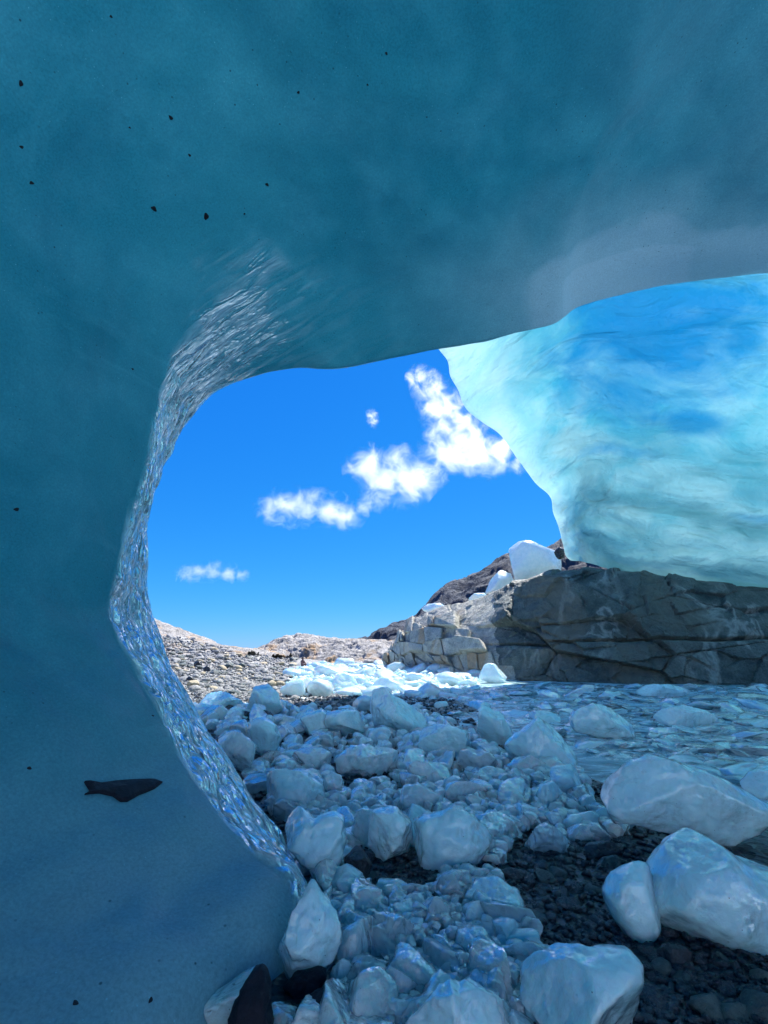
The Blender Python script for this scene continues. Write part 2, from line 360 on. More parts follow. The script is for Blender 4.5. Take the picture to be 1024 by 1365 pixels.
M_MOUNT = mat_stone('dark_mountain_rock', (0.026, 0.038, 0.06), (0.052, 0.070, 0.10), 0.9, 0.16, 0.8)
M_BLACK = mat_stone('black_slate', (0.004, 0.006, 0.013), (0.016, 0.02, 0.032), 0.6, 8.0, 0.5, spec=0.25)
M_GROUND = mat_ground(); M_WATER = mat_water()

# ------------------------------------------------------------------ ground and water
WATER_Z = -0.06
SH_Y = [-60, 0, 3.3, 4.3, 6, 8.5, 12, 15, 18, 24, 32, 46, 62, 72, 90, 400]
SH_X = [14, 4.5, 3.9, 3.7, 2.5, 2.1, 1.6, 0.4, -1.6, -4.5, -7.0, -9.5, -10.5, -4.0, 12, 160]
def shore(Y): return np.interp(Y, SH_Y, SH_X)
def height(X, Y):
    X = np.asarray(X, float); Y = np.asarray(Y, float)
    s = shore(Y) - X + 0.5 * fbm(np.stack([X * .35, Y * .35, 0 * X], -1), 3, 5)
    near = sstep(10, 45, Y)
    up = np.maximum(s, 0) * (0.006 + 0.224 * near) + 2.2 * sstep(6, 22, s) * near
    up = 6.0 * (1 - np.exp(-up / 6.0)) * (1 - 0.85 * sstep(52, 70, Y))
    dn = np.maximum(-s, 0) * 0.12
    h = 0.02 + up - np.minimum(dn, 1.2) - 0.08 * sstep(0.4, -0.6, s)
    rough = fbm(np.stack([X * .5, Y * .5, 0 * X + 3], -1), 5, 9) * (0.03 + 0.45 * near * sstep(1.0, 8, s))
    rough += 0.8 * near * sstep(4, 14, s) * fbm(np.stack([X * .12, Y * .12, 0 * X + 9], -1), 4, 13)
    return h + rough
gx = np.concatenate([np.linspace(-400, -60, 14)[:-1], np.linspace(-60, -14, 60)[:-1], np.linspace(-14, 10, 160), np.linspace(10, 60, 30)[1:], np.linspace(60, 400, 12)[1:]])
gy = np.concatenate([np.linspace(-80, -2, 16)[:-1], np.linspace(-2, 20, 150), np.linspace(20, 80, 150)[1:], np.linspace(80, 900, 24)[1:]])
GX, GY = np.meshgrid(gx, gy, indexing='ij'); GZ = height(GX, GY)
def hz(X, Y):
    i = np.clip(np.interp(X, gx, np.arange(len(gx))), 0, len(gx) - 1.001); j = np.clip(np.interp(Y, gy, np.arange(len(gy))), 0, len(gy) - 1.001)
    a = i.astype(int) if hasattr(i, 'astype') else int(i); b = j.astype(int) if hasattr(j, 'astype') else int(j); f = i - a; g = j - b
    return (GZ[a, b] * (1 - f) + GZ[a + 1, b] * f) * (1 - g) + (GZ[a, b + 1] * (1 - f) + GZ[a + 1, b + 1] * f) * g
TT = np.concatenate([np.linspace(1.5, 12, 160), np.linspace(12, 110, 700)])
def ground_hit(px, py):
    d = ray(px, py); P = CAM[None] + d[None] * TT[:, None]
    hit = P[:, 2] <= np.maximum(hz(P[:, 0], P[:, 1]), WATER_Z)
    k = int(np.argmax(hit))
    return P[k] if hit[k] else None
me = mesh_from('ground', np.stack([GX, GY, GZ], -1).reshape(-1, 3), grid_faces(len(gx), len(gy)))
wet = 1 - sstep(9.5, 14.5, GY + 0.8 * fbm(np.stack([GX, GY, GX * 0], -1), 3, 2)); wet = np.maximum(wet, sstep(0.16, 0.0, GZ)) * sstep(-0.6, 0.4, GY)  # kept dry and pale behind the camera to bounce light forward
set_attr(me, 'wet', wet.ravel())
add_obj('ground', me, M_GROUND)['kind'] = 'structure'
wx = np.linspace(-40, 120, 60); wy = np.linspace(-30, 160, 60); WX, WY = np.meshgrid(wx, wy, indexing='ij')
add_obj('water', mesh_from('water', np.stack([WX, WY, WX * 0 + WATER_Z], -1).reshape(-1, 3), grid_faces(60, 60)), M_WATER)['kind'] = 'structure'

# added slope, unseen behind the camera, bouncing white sunlight onto the foreground ice
sx = np.linspace(-45, 45, 70); sy = np.linspace(-9, -70, 60); SX, SY = np.meshgrid(sx, sy, indexing='ij')
SZ = -0.3 + 0.42 * np.maximum(-SY - 11, 0) * sstep(-9, -14, SY) + 1.1 * fbm(np.stack([SX * .12, SY * .12, SX * 0], -1), 5, 140) * sstep(-10, -20, SY)
M_BOUNCE = mat_ice('bounce_slope_ice', (0.80, 0.84, 0.85), transl=0.0, rough=0.8, k=0.2, film=0.0, sss=0.0)
add_obj('bounce_slope', mesh_from('bounce_slope', np.stack([SX, SY, SZ], -1).reshape(-1, 3), grid_faces(70, 60, True)), M_BOUNCE)['kind'] = 'structure'

# ------------------------------------------------------------------ the near ice arch
ST = [  # rim silhouette px, its depth Y, inner edge px, its depth Y
 (436,1262,3.05, 380,1300,2.72), (432,1222,3.25, 384,1255,2.86), (411,1172,3.55, 381,1196,3.05), (371,1106,3.85, 331,1140,3.25),
 (331,1040,4.15, 285,1070,3.5), (286,974,4.45, 236,1000,3.75), (251,924,4.65, 195,930,3.95), (216,852,4.85, 155,852,4.1),
 (200,790,5.0, 144,800,4.2), (198,740,5.05, 152,758,4.25), (203,680,5.1, 170,698,4.4), (215,625,5.1, 190,630,4.5),
 (240,580,5.1, 204,565,4.5), (285,529,5.1, 225,500,4.45), (345,506,5.1, 272,438,4.3), (400,497,5.1, 330,393,4.2),
 (440,498,5.1, 385,362,4.15), (500,486,5.15, 450,372,4.3), (580,469,5.2, 560,400,4.6), (650,456,5.2, 640,400,4.7),
 (710,441,5.2, 700,393,4.7), (740,434,5.2, 735,385,4.7), (768,413,5.25, 762,372,4.75), (820,397,5.3, 812,352,4.75),
 (880,383,5.3, 880,338,4.7), (940,375,5.3, 940,345,4.75), (1024,367,5.3, 1026,340,4.8), (1120,356,5.3, 1122,330,4.8)]
Bp = [at_y(a, b, c) for a, b, c, *_ in ST]; Ap = [at_y(d, e, f) for *_, d, e, f in ST]
for (bx, bz) in ((9.0, 6.6), (11.5, 5.0), (12.6, 2.6), (13.0, -0.5)):
    Bp.append(np.array([bx, 5.0, bz])); Ap.append(np.array([bx - 0.05, 4.4, bz]))
Bp[0][2] = min(Bp[0][2], -0.25); Ap[0][2] = min(Ap[0][2], -0.25)
Bp = np.array(Bp); Ap = np.array(Ap); n = len(Bp)
hgt = np.clip(Ap[:, 2] / 5.0, 0, 1.2)[:, None]
leftness = sstep(1.0, -1.5, Ap[:, 0])[:, None]
E3 = np.array([[0, 0, 1.0]])
Cp = Ap.copy(); Cp[:, 1] = 1.5; Cp += leftness * np.array([[-0.95, 0, 0]]) * (1.02 - 0.52 * hgt) + E3 * 0.55 * hgt
Dp = Cp.copy(); Dp[:, 1] = -1.2; Dp += leftness * np.array([[-0.6, 0, 0]]) + E3 * 0.2 * hgt
Ep = Dp.copy(); Ep[:, 1] = -3.5; Ep += E3 * 0.4 * hgt
outw = Bp - np.array([[1.5, 0, 1.6]]); outw[:, 1] = 0; outw[:, 2] = np.maximum(outw[:, 2], 0.0); outw /= np.linalg.norm(outw, axis=1, keepdims=True)
O1 = Bp + outw * 1.3 + np.array([[0, 0.5, 0]]); O1[:, 2] = np.where(Bp[:, 2] < 0.1, -0.3, O1[:, 2])
O2 = Bp + outw * 8.5 + np.array([[0, 4.5, 0]]); O2[:, 2] = np.where(Bp[:, 2] < 0.1, -0.3, O2[:, 2])
O3 = Bp + outw * 9.0 ; O3[:, 1] = 1.0; O3[:, 2] = np.where(Bp[:, 2] < 0.1, -0.3, O3[:, 2])
O4 = Ep + outw * 6.0; O4[:, 2] = np.where(Bp[:, 2] < 0.1, -0.3, O4[:, 2])
uc = np.concatenate([[0], np.cumsum(np.linalg.norm(np.diff(Bp, axis=0), axis=1))])
NU = 520
uu = np.interp(np.linspace(0, 1, NU), np.linspace(0, 1, n), uc) * 0.5 + np.linspace(0, uc[-1], NU) * 0.5
def ringset(R): return cr(uc, R, uu)
rB, rA, rC, rD, rE, r1, r2, r3, r4 = map(ringset, (Bp, Ap, Cp, Dp, Ep, O1, O2, O3, O4))
vo = np.linspace(0, 4, 60)[:-1]                    # outer shell rows: from the back over the top to the lip
outer = cr([0, 2, 3, 3.8, 4.0], np.stack([r4, r3, r2, r1, rB]), vo)
NR = 44
tr_ = np.linspace(0, 1, NR)[:, None, None]
wid = np.linalg.norm(rB - rA, axis=1)[None, :, None]
rimN = np.cross(np.gradient(rB, axis=0), rA - rB); rimN /= np.linalg.norm(rimN, axis=1, keepdims=True) + 1e-9
rimrows = rB[None] * (1 - tr_) + rA[None] * tr_
vi = np.concatenate([np.linspace(0, 1, 70)[1:], np.linspace(1, 3, 50)[1:]])
innr = cr([0, 1, 2, 3], np.stack([rA, rC, rD, rE]), vi)
G = np.concatenate([outer, rimrows, innr], 0).transpose(1, 0, 2).copy()     # (NU, NV, 3)
NO, NV = len(vo), G.shape[1]
jB, jA = NO, NO + NR - 1
ust = np.interp(uu, uc, np.arange(n))                                        # station coordinate
# soften the crease between rim and inner face, more towards the roof
soft = sstep(13.5, 18.5, ust)[:, None, None]
base_soft = 0.06
for it in range(60):
    avg = G.copy(); avg[:, 1:-1] = 0.5 * (G[:, :-2] + G[:, 2:])
    w = np.zeros((1, NV, 1)); w[0, jB + 12:jA + 40, 0] = 1.0
    k = w * (base_soft if it < 10 else 0) * (1 - soft) + w * soft * 0.9
    w2 = np.zeros((1, NV, 1)); w2[0, jB - 1:jB + 12, 0] = 0.10 if it < 12 else 0
    G = G + (avg - G) * np.maximum(k, w2)
# flow coordinates (metres along the rim, metres across) and scallop mask
dv = np.concatenate([np.zeros((NU, 1)), np.cumsum(np.linalg.norm(np.diff(G, axis=1), axis=2), axis=1)], 1)
dv = dv - dv[:, jA:jA + 1]
FL = np.stack([np.repeat(uu[:, None], NV, 1), dv, np.zeros((NU, NV))], -1)
k12 = int(np.argmin(np.abs(ust - 12.6))); P0 = G[k12, jA]
fan_a = np.array(at_y(240, 505, 4.45)); fan_b = np.array(at_y(475, 318, 4.05)); fd = (fan_b - fan_a) / np.linalg.norm(fan_b - fan_a)
Nm = grid_normals(G)[k12 + 25, jA]; fe = np.cross(fd, Nm); fe /= np.linalg.norm(fe)
if np.dot(fe, G[k12 + 25, jA + 8] - G[k12 + 25, jA]) < 0: fe = -fe
alt = np.stack([FL[k12, jA, 0] + (G - P0) @ fd, (G - P0) @ fe, np.zeros((NU, NV))], -1)
bl = sstep(11.8, 13.6, ust)[:, None, None]
FL = FL * (1 - bl) + alt * bl
along = sstep(18.5, 12.0, ust) * sstep(0.6, 1.8, ust)
tail = np.interp(ust, [0, 11, 13, 15, 17, 20, 40], [0.03, 0.03, 0.12, 0.5, 0.5, 0.2, 0.1])
wob = fbm(np.stack([FL[..., 0] * 2.2, FL[..., 1] * 0.8, FL[..., 0] * 0], -1), 3, 44)
mask = along[:, None] * (1 - sstep(0.0, 1.0, (dv + wob * tail[:, None] * 1.4) / np.maximum(tail[:, None], 1e-3)))
broken = sstep(-0.25, 0.35, fbm(np.stack([FL[..., 0] * 1.3, FL[..., 1] * 2.4, FL[..., 0] * 0 + 7], -1), 4, 47))
fan = sstep(12.5, 14.5, ust)[:, None]
mask = mask * (1 - fan * (1 - broken) * 0.8)
mask[:, :jB] = along[:, None] * 0.3
# relief: broad swells everywhere, scallops on the rim
NRM = grid_normals(G); flat = G.reshape(-1, 3)
jj = np.arange(NV)[None, :]
inside = sstep(jB + 6, jA + 25, jj)
swell = (0.16 * fbm(flat * 0.55, 3, 21) + 0.05 * fbm(flat * 1.8, 3, 22)).reshape(NU, NV) * inside
swell += np.where(jj < jB - 2, 1, 0) * (0.5 * fbm(flat * 0.5, 4, 31)).reshape(NU, NV)
fl = FL.reshape(-1, 3)
scal = (np.abs(fbm(fl * np.array([2.6, 9.0, 1]), 3, 51)) * 0.075).reshape(NU, NV) + (fbm(fl * np.array([1.1, 3.0, 1]), 2, 52) * 0.06).reshape(NU, NV)
edge = sstep(jB - 1, jB + 9, jj)
lip = (0.045 * fbm(fl * np.array([1.4, 0.2, 1]), 3, 61)).reshape(NU, NV) * np.exp(-((jj - jB) / 9.0) ** 2)
G = G + NRM * (swell + scal * mask * edge + lip)[..., None]
NRM = grid_normals(G)
cen = np.array([1.0, 3.0, 2.0]); tst = NRM[NU // 2, jA + 30]; flipn = np.dot(cen - G[NU // 2, jA + 30], tst) < 0
frost_bounce = 0.75 * sstep(1.9, 0.5, G[..., 2]) * sstep(4.0, 1.5, ust)[:, None] + 0.75 * sstep(1.6, 0.0, G[..., 2]) * (G[..., 0] < 0)  # frosty tint on lip, roof and lower wall: bounced light put into the colour
frost_bounce = np.minimum(frost_bounce, 0.75)
frost_bounce = np.maximum(frost_bounce, 0.95 * sstep(17.0, 20.5, ust)[:, None] * sstep(1.3, 0.1, dv + 0.35 * fbm(flat * 1.2, 3, 91).reshape(NU, NV)))
frost_bounce = np.maximum(frost_bounce, 0.5 * sstep(1.0, 4.0, G[..., 0]) * (0.6 + 0.8 * fbm(flat * 0.5, 4, 92).reshape(NU, NV)))
frost_bounce = np.maximum(frost_bounce, sstep(20.5, 21.5, ust)[:, None] * sstep(26.0, 24.5, ust)[:, None] * sstep(0.06, -0.06, dv + 0.1 * fbm(flat * 1.5, 2, 93).reshape(NU, NV)))
frost_bounce = np.clip(frost_bounce, 0, 1)
arch = empty('ice_arch', (0, 0, 0))
tag(arch, 'huge dark teal ice wall curving overhead into a roof, framing the opening', 'ice cave')
def grid_part(name, j0, j1, mat):
    sub = G[:, j0:j1 + 1]; me = mesh_from(name, sub.reshape(-1, 3), grid_faces(NU, j1 - j0 + 1, flipn))
    set_attr(me, 'flow', FL[:, j0:j1 + 1].reshape(-1, 3)); set_attr(me, 'scallop', mask[:, j0:j1 + 1].ravel()); set_attr(me, 'frost_bounce', frost_bounce[:, j0:j1 + 1].ravel())
    nn = NRM[:, j0:j1 + 1].reshape(-1, 3) * (-1 if flipn else 1)
    me.normals_split_custom_set_from_vertices([tuple(v) for v in nn])
    return add_obj(name, me, mat, arch)
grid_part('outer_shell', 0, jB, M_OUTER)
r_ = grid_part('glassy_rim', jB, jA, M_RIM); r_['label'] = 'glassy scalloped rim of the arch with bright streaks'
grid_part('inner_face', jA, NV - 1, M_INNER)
# back end wall between outer shell and inner face (behind the camera)
bk = np.stack([G[:, -1], G[:, 0]], 1)
me = mesh_from('back_edge', bk.reshape(-1, 3), grid_faces(NU, 2, flipn)); set_attr(me, 'flow', np.zeros((NU * 2, 3))); set_attr(me, 'scallop', np.zeros(NU * 2))
add_obj('back_edge', me, M_OUTER, arch)
arch_bvh = BVHTree.FromPolygons([tuple(v) for v in G.reshape(-1, 3)], [tuple(int(i) for i in f) for f in grid_faces(NU, NV)])
def on_arch(px, py):
    d = Vector(ray(px, py)).normalized(); loc, nrm, *_ = arch_bvh.ray_cast(Vector(CAM), d)
    if nrm.dot(d) > 0: nrm = -nrm
    return loc, nrm, d

# ------------------------------------------------------------------ rock cliff
cb = [(513,889.5), (530,892), (560,896), (600,900), (650,904), (700,907), (760,909), (830,911), (920,912), (1024,913), (1150,916), (1300,922)]
ctp = [(516,864), (530,846), (548,822), (590,803), (640,791), (690,774), (750,757), (815,756), (880,768), (1024,786), (1150,798), (1300,812)]
cbW = np.array([on_z(*p, WATER_Z) for p in cb])
ctW = np.array([at_y(p[0], p[1], b[1] + (1.0, 3.0, 4.6, 5.5, 5.2, 4.0, 2.6, 2.2)[min(k, 7)]) for k, (p, b) in enumerate(zip(ctp, cbW))])
cu = np.concatenate([[0], np.cumsum(np.linalg.norm(np.diff(cbW, axis=0), axis=1))])
NCU, NCV = 560, 150
cuu = np.linspace(0, cu[-1], NCU)
fb, ft = cr(cu, cbW, cuu), cr(cu, ctW, cuu)
inland = np.array([0.72, 0.69, 0.0])
vv = np.linspace(-0.25, 1, NCV)[None, :, None]
face = fb[:, None] * (1 - vv) + ft[:, None] * vv
bulge = np.sin(np.clip(vv, 0, 1) * np.pi) * np.array([-0.5, -0.6, 0])[None, None] * 0.9
face = face + bulge
topn = 26
tv = np.linspace(0, 1, topn)[1:][None, :, None]
top = ft[:, None] + inland[None, None] * tv * 16 + np.array([0, 0, 1.0])[None, None] * (0.5 * np.sin(tv * 1.6) - 0.4 * tv)
CG = np.concatenate([face, top], 1)
for it in range(6):
    CG[:, NCV - 6:NCV + 4] += 0.5 * (0.5 * (CG[:, NCV - 7:NCV + 3] + CG[:, NCV - 5:NCV + 5]) - CG[:, NCV - 6:NCV + 4])
CN = grid_normals(CG)
if np.dot(CN[NCU // 2, NCV // 2], np.array([-0.7, -0.7, 0.1])) < 0: CN = -CN; cflip = True
else: cflip = False
su = np.repeat(cuu[:, None], CG.shape[1], 1); sv = CG[..., 2]
pf = np.stack([su, sv], -1).reshape(-1, 2)
# strata: tilted slabs stepping in and out, a long horizontal crack, oblique joints
d1, d2, idc = cells(np.stack([pf[:, 0] * 0.20 + pf[:, 1] * 0.10, pf[:, 1] * 0.42 - pf[:, 0] * 0.02], -1), 3)
step = (idc - 0.5) * 0.5 + 1.5 * cells.tilt; joint = -0.16 * (1 - sstep(0.0, 0.03, d2 - d1))
e1, e2, ide = cells(np.stack([pf[:, 0] * 0.7, pf[:, 1] * 1.1], -1), 8)
step2 = (ide - 0.5) * 0.14 + 0.5 * cells.tilt; joint2 = -0.03 * (1 - sstep(0, 0.05, e2 - e1))
crz = 1.75 + 0.012 * pf[:, 0] + 0.06 * fbm(np.stack([pf[:, 0] * .6, pf[:, 0] * 0, pf[:, 0] * 0], -1), 3, 6)
crack = -0.35 * np.exp(-((pf[:, 1] - crz) / 0.07) ** 2) + 0.22 * sstep(0.0, -0.25, pf[:, 1] - crz)
disp = step + joint + step2 + joint2 + crack + 0.12 * fbm(CG.reshape(-1, 3) * 0.5, 4, 71) + 0.08 * fbm(CG.reshape(-1, 3) * 2.0, 4, 72)
lft = 1 - sstep(cu[4] + 0.5, cu[4] + 3.0, pf[:, 0]); disp = disp * (1 - 0.7 * lft) - 0.2 * lft
CG = CG + CN * disp.reshape(NCU, -1, 1)
cliff = empty('rock_cliff', tuple(cbW[6])); ctr = np.array(cbW[6])
tag(cliff, 'grey green rock cliff at the water, dark and shaded on its right', 'cliff')
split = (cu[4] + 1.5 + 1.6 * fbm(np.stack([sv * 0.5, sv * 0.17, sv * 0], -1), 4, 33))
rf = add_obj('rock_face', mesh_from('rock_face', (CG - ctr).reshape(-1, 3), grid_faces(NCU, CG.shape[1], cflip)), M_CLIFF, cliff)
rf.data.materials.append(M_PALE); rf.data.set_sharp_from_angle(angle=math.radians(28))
pal = (su < split)[:-1, :-1].reshape(-1)  # left end takes the brighter rock in place of sun
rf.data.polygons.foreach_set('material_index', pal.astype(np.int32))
cliff_bvh = BVHTree.FromPolygons([tuple(v) for v in CG.reshape(-1, 3)], [tuple(int(i) for i in f) for f in grid_faces(NCU, CG.shape[1])])
def on_cliff(px, py):
    d = Vector(ray(px, py)).normalized(); loc, nrm, *_ = cliff_bvh.ray_cast(Vector(CAM), d)
    if loc is None: return None, None, d
    if nrm.dot(d) > 0: nrm = -nrm
    return loc, nrm, d

def chunk(sub, size, planes=9, seed=0, rough=0.05, tight=(0.6, 0.95), freq=1.6):
    r = np.random.default_rng(seed); V, Fc = ico(sub); P = V.copy()
    for k in range(planes):
        nn = r.normal(size=3); nn /= np.linalg.norm(nn); h = r.uniform(*tight)
        d = P @ nn - h; P = P - nn * (np.maximum(d, 0) * 0.93)[:, None]
    nrm = V
    P = P + nrm * (rough * fbm(P * freq + seed * 3.1, 4, seed))[:, None] + nrm * (rough * 0.35 * fbm(P * freq * 4 + seed, 3, seed + 5))[:, None]
    return P * np.asarray(size), Fc

# jointed blocks standing proud on the sunlit left end of the cliff
rows = [((524, 872), (640, 905)), ]
blk = []
def cl_uv(s, z):   # point on the base face by distance along the waterline and height
    k = np.interp(s, cuu, np.arange(NCU)); i = int(k); i = min(i, NCU - 2); f = k - i
    b = fb[i] * (1 - f) + fb[i + 1] * f; t_ = ft[i] * (1 - f) + ft[i + 1] * f
    v = (z - b[2]) / max(0.3, (t_[2] - b[2]))
    return b * (1 - v) + t_ * v + np.array([-0.45, -0.54, 0]) * math.sin(max(0, min(1, v)) * math.pi)
def row_z(ri, s_): return [-0.3, 0.5, 1.25, 2.2, 3.2, 4.3][ri] + 0.22 * math.sin(s_ * 0.8 + ri * 2.1) * (ri > 0) + 0.10 * math.sin(s_ * 2.3 + ri)
fn = np.array([-0.62, -0.60, 0.5])                                   # the way these fractured faces look
for ri in range(5):
    s0 = 0.3 + rng.uniform(0, 0.6); lean0 = rng.uniform(-.2, .2)
    while s0 < cu[4] + 2.0 - ri * 1.2:
        w = rng.uniform(0.7, 1.9) if ri < 2 else rng.uniform(1.0, 3.0); s1 = s0 + w; lean1 = rng.uniform(-.25, .25)
        zt = np.interp(0.5 * (s0 + s1), cu, ctW[:, 2])
        if row_z(ri + 1, s0 + w / 2) < zt + 0.1 and rng.random() < 0.9:
            g_ = 0.025; cor = {}
            proud = rng.uniform(0.05, 0.40)
            for a_, sa in ((0, s0 + g_), (1, s1 - g_)):
                ln = lean0 if a_ == 0 else lean1
                for b_ in (0, 1):
                    z = row_z(ri + b_, sa) + (g_ if b_ == 0 else -g_); q = cl_uv(sa + ln * (b_ - .5), z)
                    cor[(a_, 0, b_)] = q + fn * (proud + rng.uniform(-.12, .12)); cor[(a_, 1, b_)] = q - fn * 1.0
            bm = bmesh.new(); bmesh.ops.create_cube(bm, size=1.0); bmesh.ops.bevel(bm, geom=list(bm.edges), offset=0.05, segments=1, affect='EDGES')
            bmesh.ops.triangulate(bm, faces=[f for f in bm.faces if len(f.verts) > 4])
            cn = sum(cor.values()) / 8
            for v in bm.verts:
                x, y, z = v.co.x + .5, v.co.y + .5, v.co.z + .5
                q = sum(cor[(a_, b_, c_)] * ((x if a_ else 1 - x) * (y if b_ else 1 - y) * (z if c_ else 1 - z)) for a_ in (0, 1) for b_ in (0, 1) for c_ in (0, 1))
                v.co = Vector(q - cn) * (1 + rng.uniform(-.03, .03))
            me = bpy.data.meshes.new('rock_block'); bm.to_mesh(me); bm.free()
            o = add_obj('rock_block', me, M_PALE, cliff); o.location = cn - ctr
        s0, lean0 = s1, lean1

# ------------------------------------------------------------------ bright ice vault resting on the cliff
Ledge = [(754,748,36.0), (749,722,35.5), (744,703,35.0), (737,684,34.2), (734,664,33.4), (714,644,32.4), (690,612,31), (666,579,29.5), (640,561,28.3),
         (619,541,27), (611,520,26), (600,500,25), (597,482,24.2), (585,466,23.4), (560,430,21.5), (520,385,19), (480,330,16)]
Lw = np.array([at_y(*p) for p in Ledge])
bot = [(754,748,36.0), (800,756,0), (850,768,0), (900,774,0), (960,781,0), (1024,789,0), (1150,803,0), (1280,818,0)]
Bw = []
for (px, py, Y) in bot:
    if Y == 0: Y = float(np.interp(px, [p[0] for p in cb], cbW[:, 1])) + 2.0
    Bw.append(at_y(px, py, Y))
Bw = np.array(Bw)
NVU, NVV = 240, 260
lt = np.concatenate([[0], np.cumsum(np.linalg.norm(np.diff(Lw, axis=0), axis=1))]); lt /= lt[-1]
bt = np.concatenate([[0], np.cumsum(np.linalg.norm(np.diff(Bw, axis=0), axis=1))]); bt /= bt[-1]
tvv = np.linspace(0, 1, NVV); Lc = cr(lt, Lw, tvv)
buu = np.linspace(0, 1, NVU); Bc = cr(bt, Bw, buu)
Rtop = np.array([22.0, 7.0, 19.0]); Ltop = Lc[-1]
Rc = np.stack([cr([0, .5, 1], np.stack([Bc[-1], (Bc[-1] * .5 + Rtop * .5) + np.array([3.5, 1.5, 1.0]), Rtop]), tvv)], 0)[0]
Tc = Ltop[None] * (1 - buu[:, None]) + Rtop[None] * buu[:, None] + np.array([[1.0, -1.5, 3.0]]) * np.sin(buu * np.pi)[:, None]
U_, V_ = buu[:, None, None], tvv[None, :, None]
VG = ((1 - V_) * Bc[:, None] + V_ * Tc[:, None] + (1 - U_) * Lc[None] + U_ * Rc[None]
      - ((1 - U_) * (1 - V_) * Bc[0] + U_ * (1 - V_) * Bc[-1] + (1 - U_) * V_ * Lc[-1] + U_ * V_ * Rc[-1]))
VN = grid_normals(VG)
if np.dot(VN[NVU // 2, NVV // 2], CAM - VG[NVU // 2, NVV // 2]) < 0: VN = -VN; vflip = True
else: vflip = False
du_ = np.concatenate([[0], np.cumsum(np.linalg.norm(np.diff(VG[:, NVV // 2], axis=0), axis=1))])
dv_ = np.concatenate([[0], np.cumsum(np.linalg.norm(np.diff(VG[NVU // 3], axis=0), axis=1))])
VF = np.stack(np.broadcast_arrays(du_[:, None], dv_[None, :], 0.0), -1)
bowl = -1.6 * (np.sin(np.pi * U_) ** 0.7 * np.sin(np.pi * np.clip(V_ * 0.9 + 0.05, 0, 1)))[..., 0]
ff = VF.reshape(-1, 3)
ripple = (0.55 * fbm(ff * np.array([0.16, 0.3, 1]), 3, 81) + 0.28 * fbm(ff * np.array([0.3, 0.95, 1]), 3, 82) + 0.07 * fbm(ff * np.array([1.0, 2.2, 1]), 3, 83)).reshape(NVU, NVV)
ripple += (-0.5 * np.abs(fbm(ff * np.array([0.22, 0.9, 1]), 3, 85))).reshape(NVU, NVV) * sstep(0.7, 0.1, tvv)[None, :]
ripple *= sstep(0.0, 0.10, buu)[:, None] * 0.9 + 0.1
edgew = sstep(0.0, 0.4, buu)[:, None]
inner = VG + VN * (bowl * edgew + ripple)[..., None]
inner[:, :8] -= VN[:, :8] * (np.linspace(0.6, 0, 8) ** 2)[None, :, None]
thick = 0.25 + 1.5 * sstep(0, 0.5, buu)[:, None] + 0 * tvv[None, :]
outerV = inner - VN * thick[..., None] + np.array([0, 0, 0.3]) * sstep(0, .3, buu)[:, None, None]
# clear blue ice seams
def px_of(P):
    d = P - CAM; zc = d[..., 1] * CP + d[..., 2] * SP; yc = -d[..., 1] * SP + d[..., 2] * CP
    return 512 + F * d[..., 0] / zc, 682.5 - F * yc / zc
ivp = inner.reshape(-1, 3)
def near_pt(px, py):
    qx, qy = px_of(ivp); k = np.argmin((qx - px) ** 2 + (qy - py) ** 2); return divmod(k, NVV)
clear = np.zeros((NVU, NVV))
for (px, py, ru, rv, wgt) in ((870, 445, 6.5, 4.2, 1.1), (985, 450, 2.2, 2.6, 0.9), (915, 560, 3.2, 0.8, 1.0), (850, 480, 5, 2.5, 0.6), (820, 600, 4, 0.6, 0.7), (700, 650, 3, 0.7, 0.5), (1000, 690, 3, 0.35, 0.7)):
    iu, iv = near_pt(px, py)
    clear = np.maximum(clear, wgt * np.exp(-(((VF[..., 0] - VF[iu, iv, 0]) / ru) ** 2 + ((VF[..., 1] - VF[iu, iv, 1]) / rv) ** 2)))
low = sstep(0.42, 0.05, tvv)[None, :] * sstep(0.02, 0.35, buu)[:, None]
vault = empty('ice_vault', tuple(Bc[0])); vc = Bc[0]
tag(vault, 'bright turquoise and white translucent ice vault overhanging the dark cliff', 'glacier ice')
def vpart(name, A, flip, clr):
    me = mesh_from(name, (A - vc).reshape(-1, 3), grid_faces(A.shape[0], A.shape[1], flip))
    set_attr(me, 'flow', clr[0].reshape(-1, 3)); set_attr(me, 'clear', clr[1].ravel()); set_attr(me, 'low', clr[2].ravel()); set_attr(me, 'edge_glow', np.clip(1 - clr[0][..., 0] / 5.0, 0, 1).ravel())
    return add_obj(name, me, M_VAULT, vault)
lowg = np.broadcast_to(low, clear.shape).copy()
vpart('inner_face', inner, vflip, (VF, clear, lowg))
vpart('outer_face', outerV, not vflip, (VF, clear, lowg * 0))
for nm, a, b, sl_ in (('thin_edge', inner[0], outerV[0], np.s_[0, :]), ('far_edge', inner[-1], outerV[-1], np.s_[-1, :]), ('foot_edge', inner[:, 0], outerV[:, 0], np.s_[:, 0]), ('top_edge', inner[:, -1], outerV[:, -1], np.s_[:, -1])):
    q = np.stack([a, b], 1); z = np.zeros(q.shape[:2])
    vpart(nm, q, False, (np.repeat(VF[sl_][:, None], 2, 1), z, z))

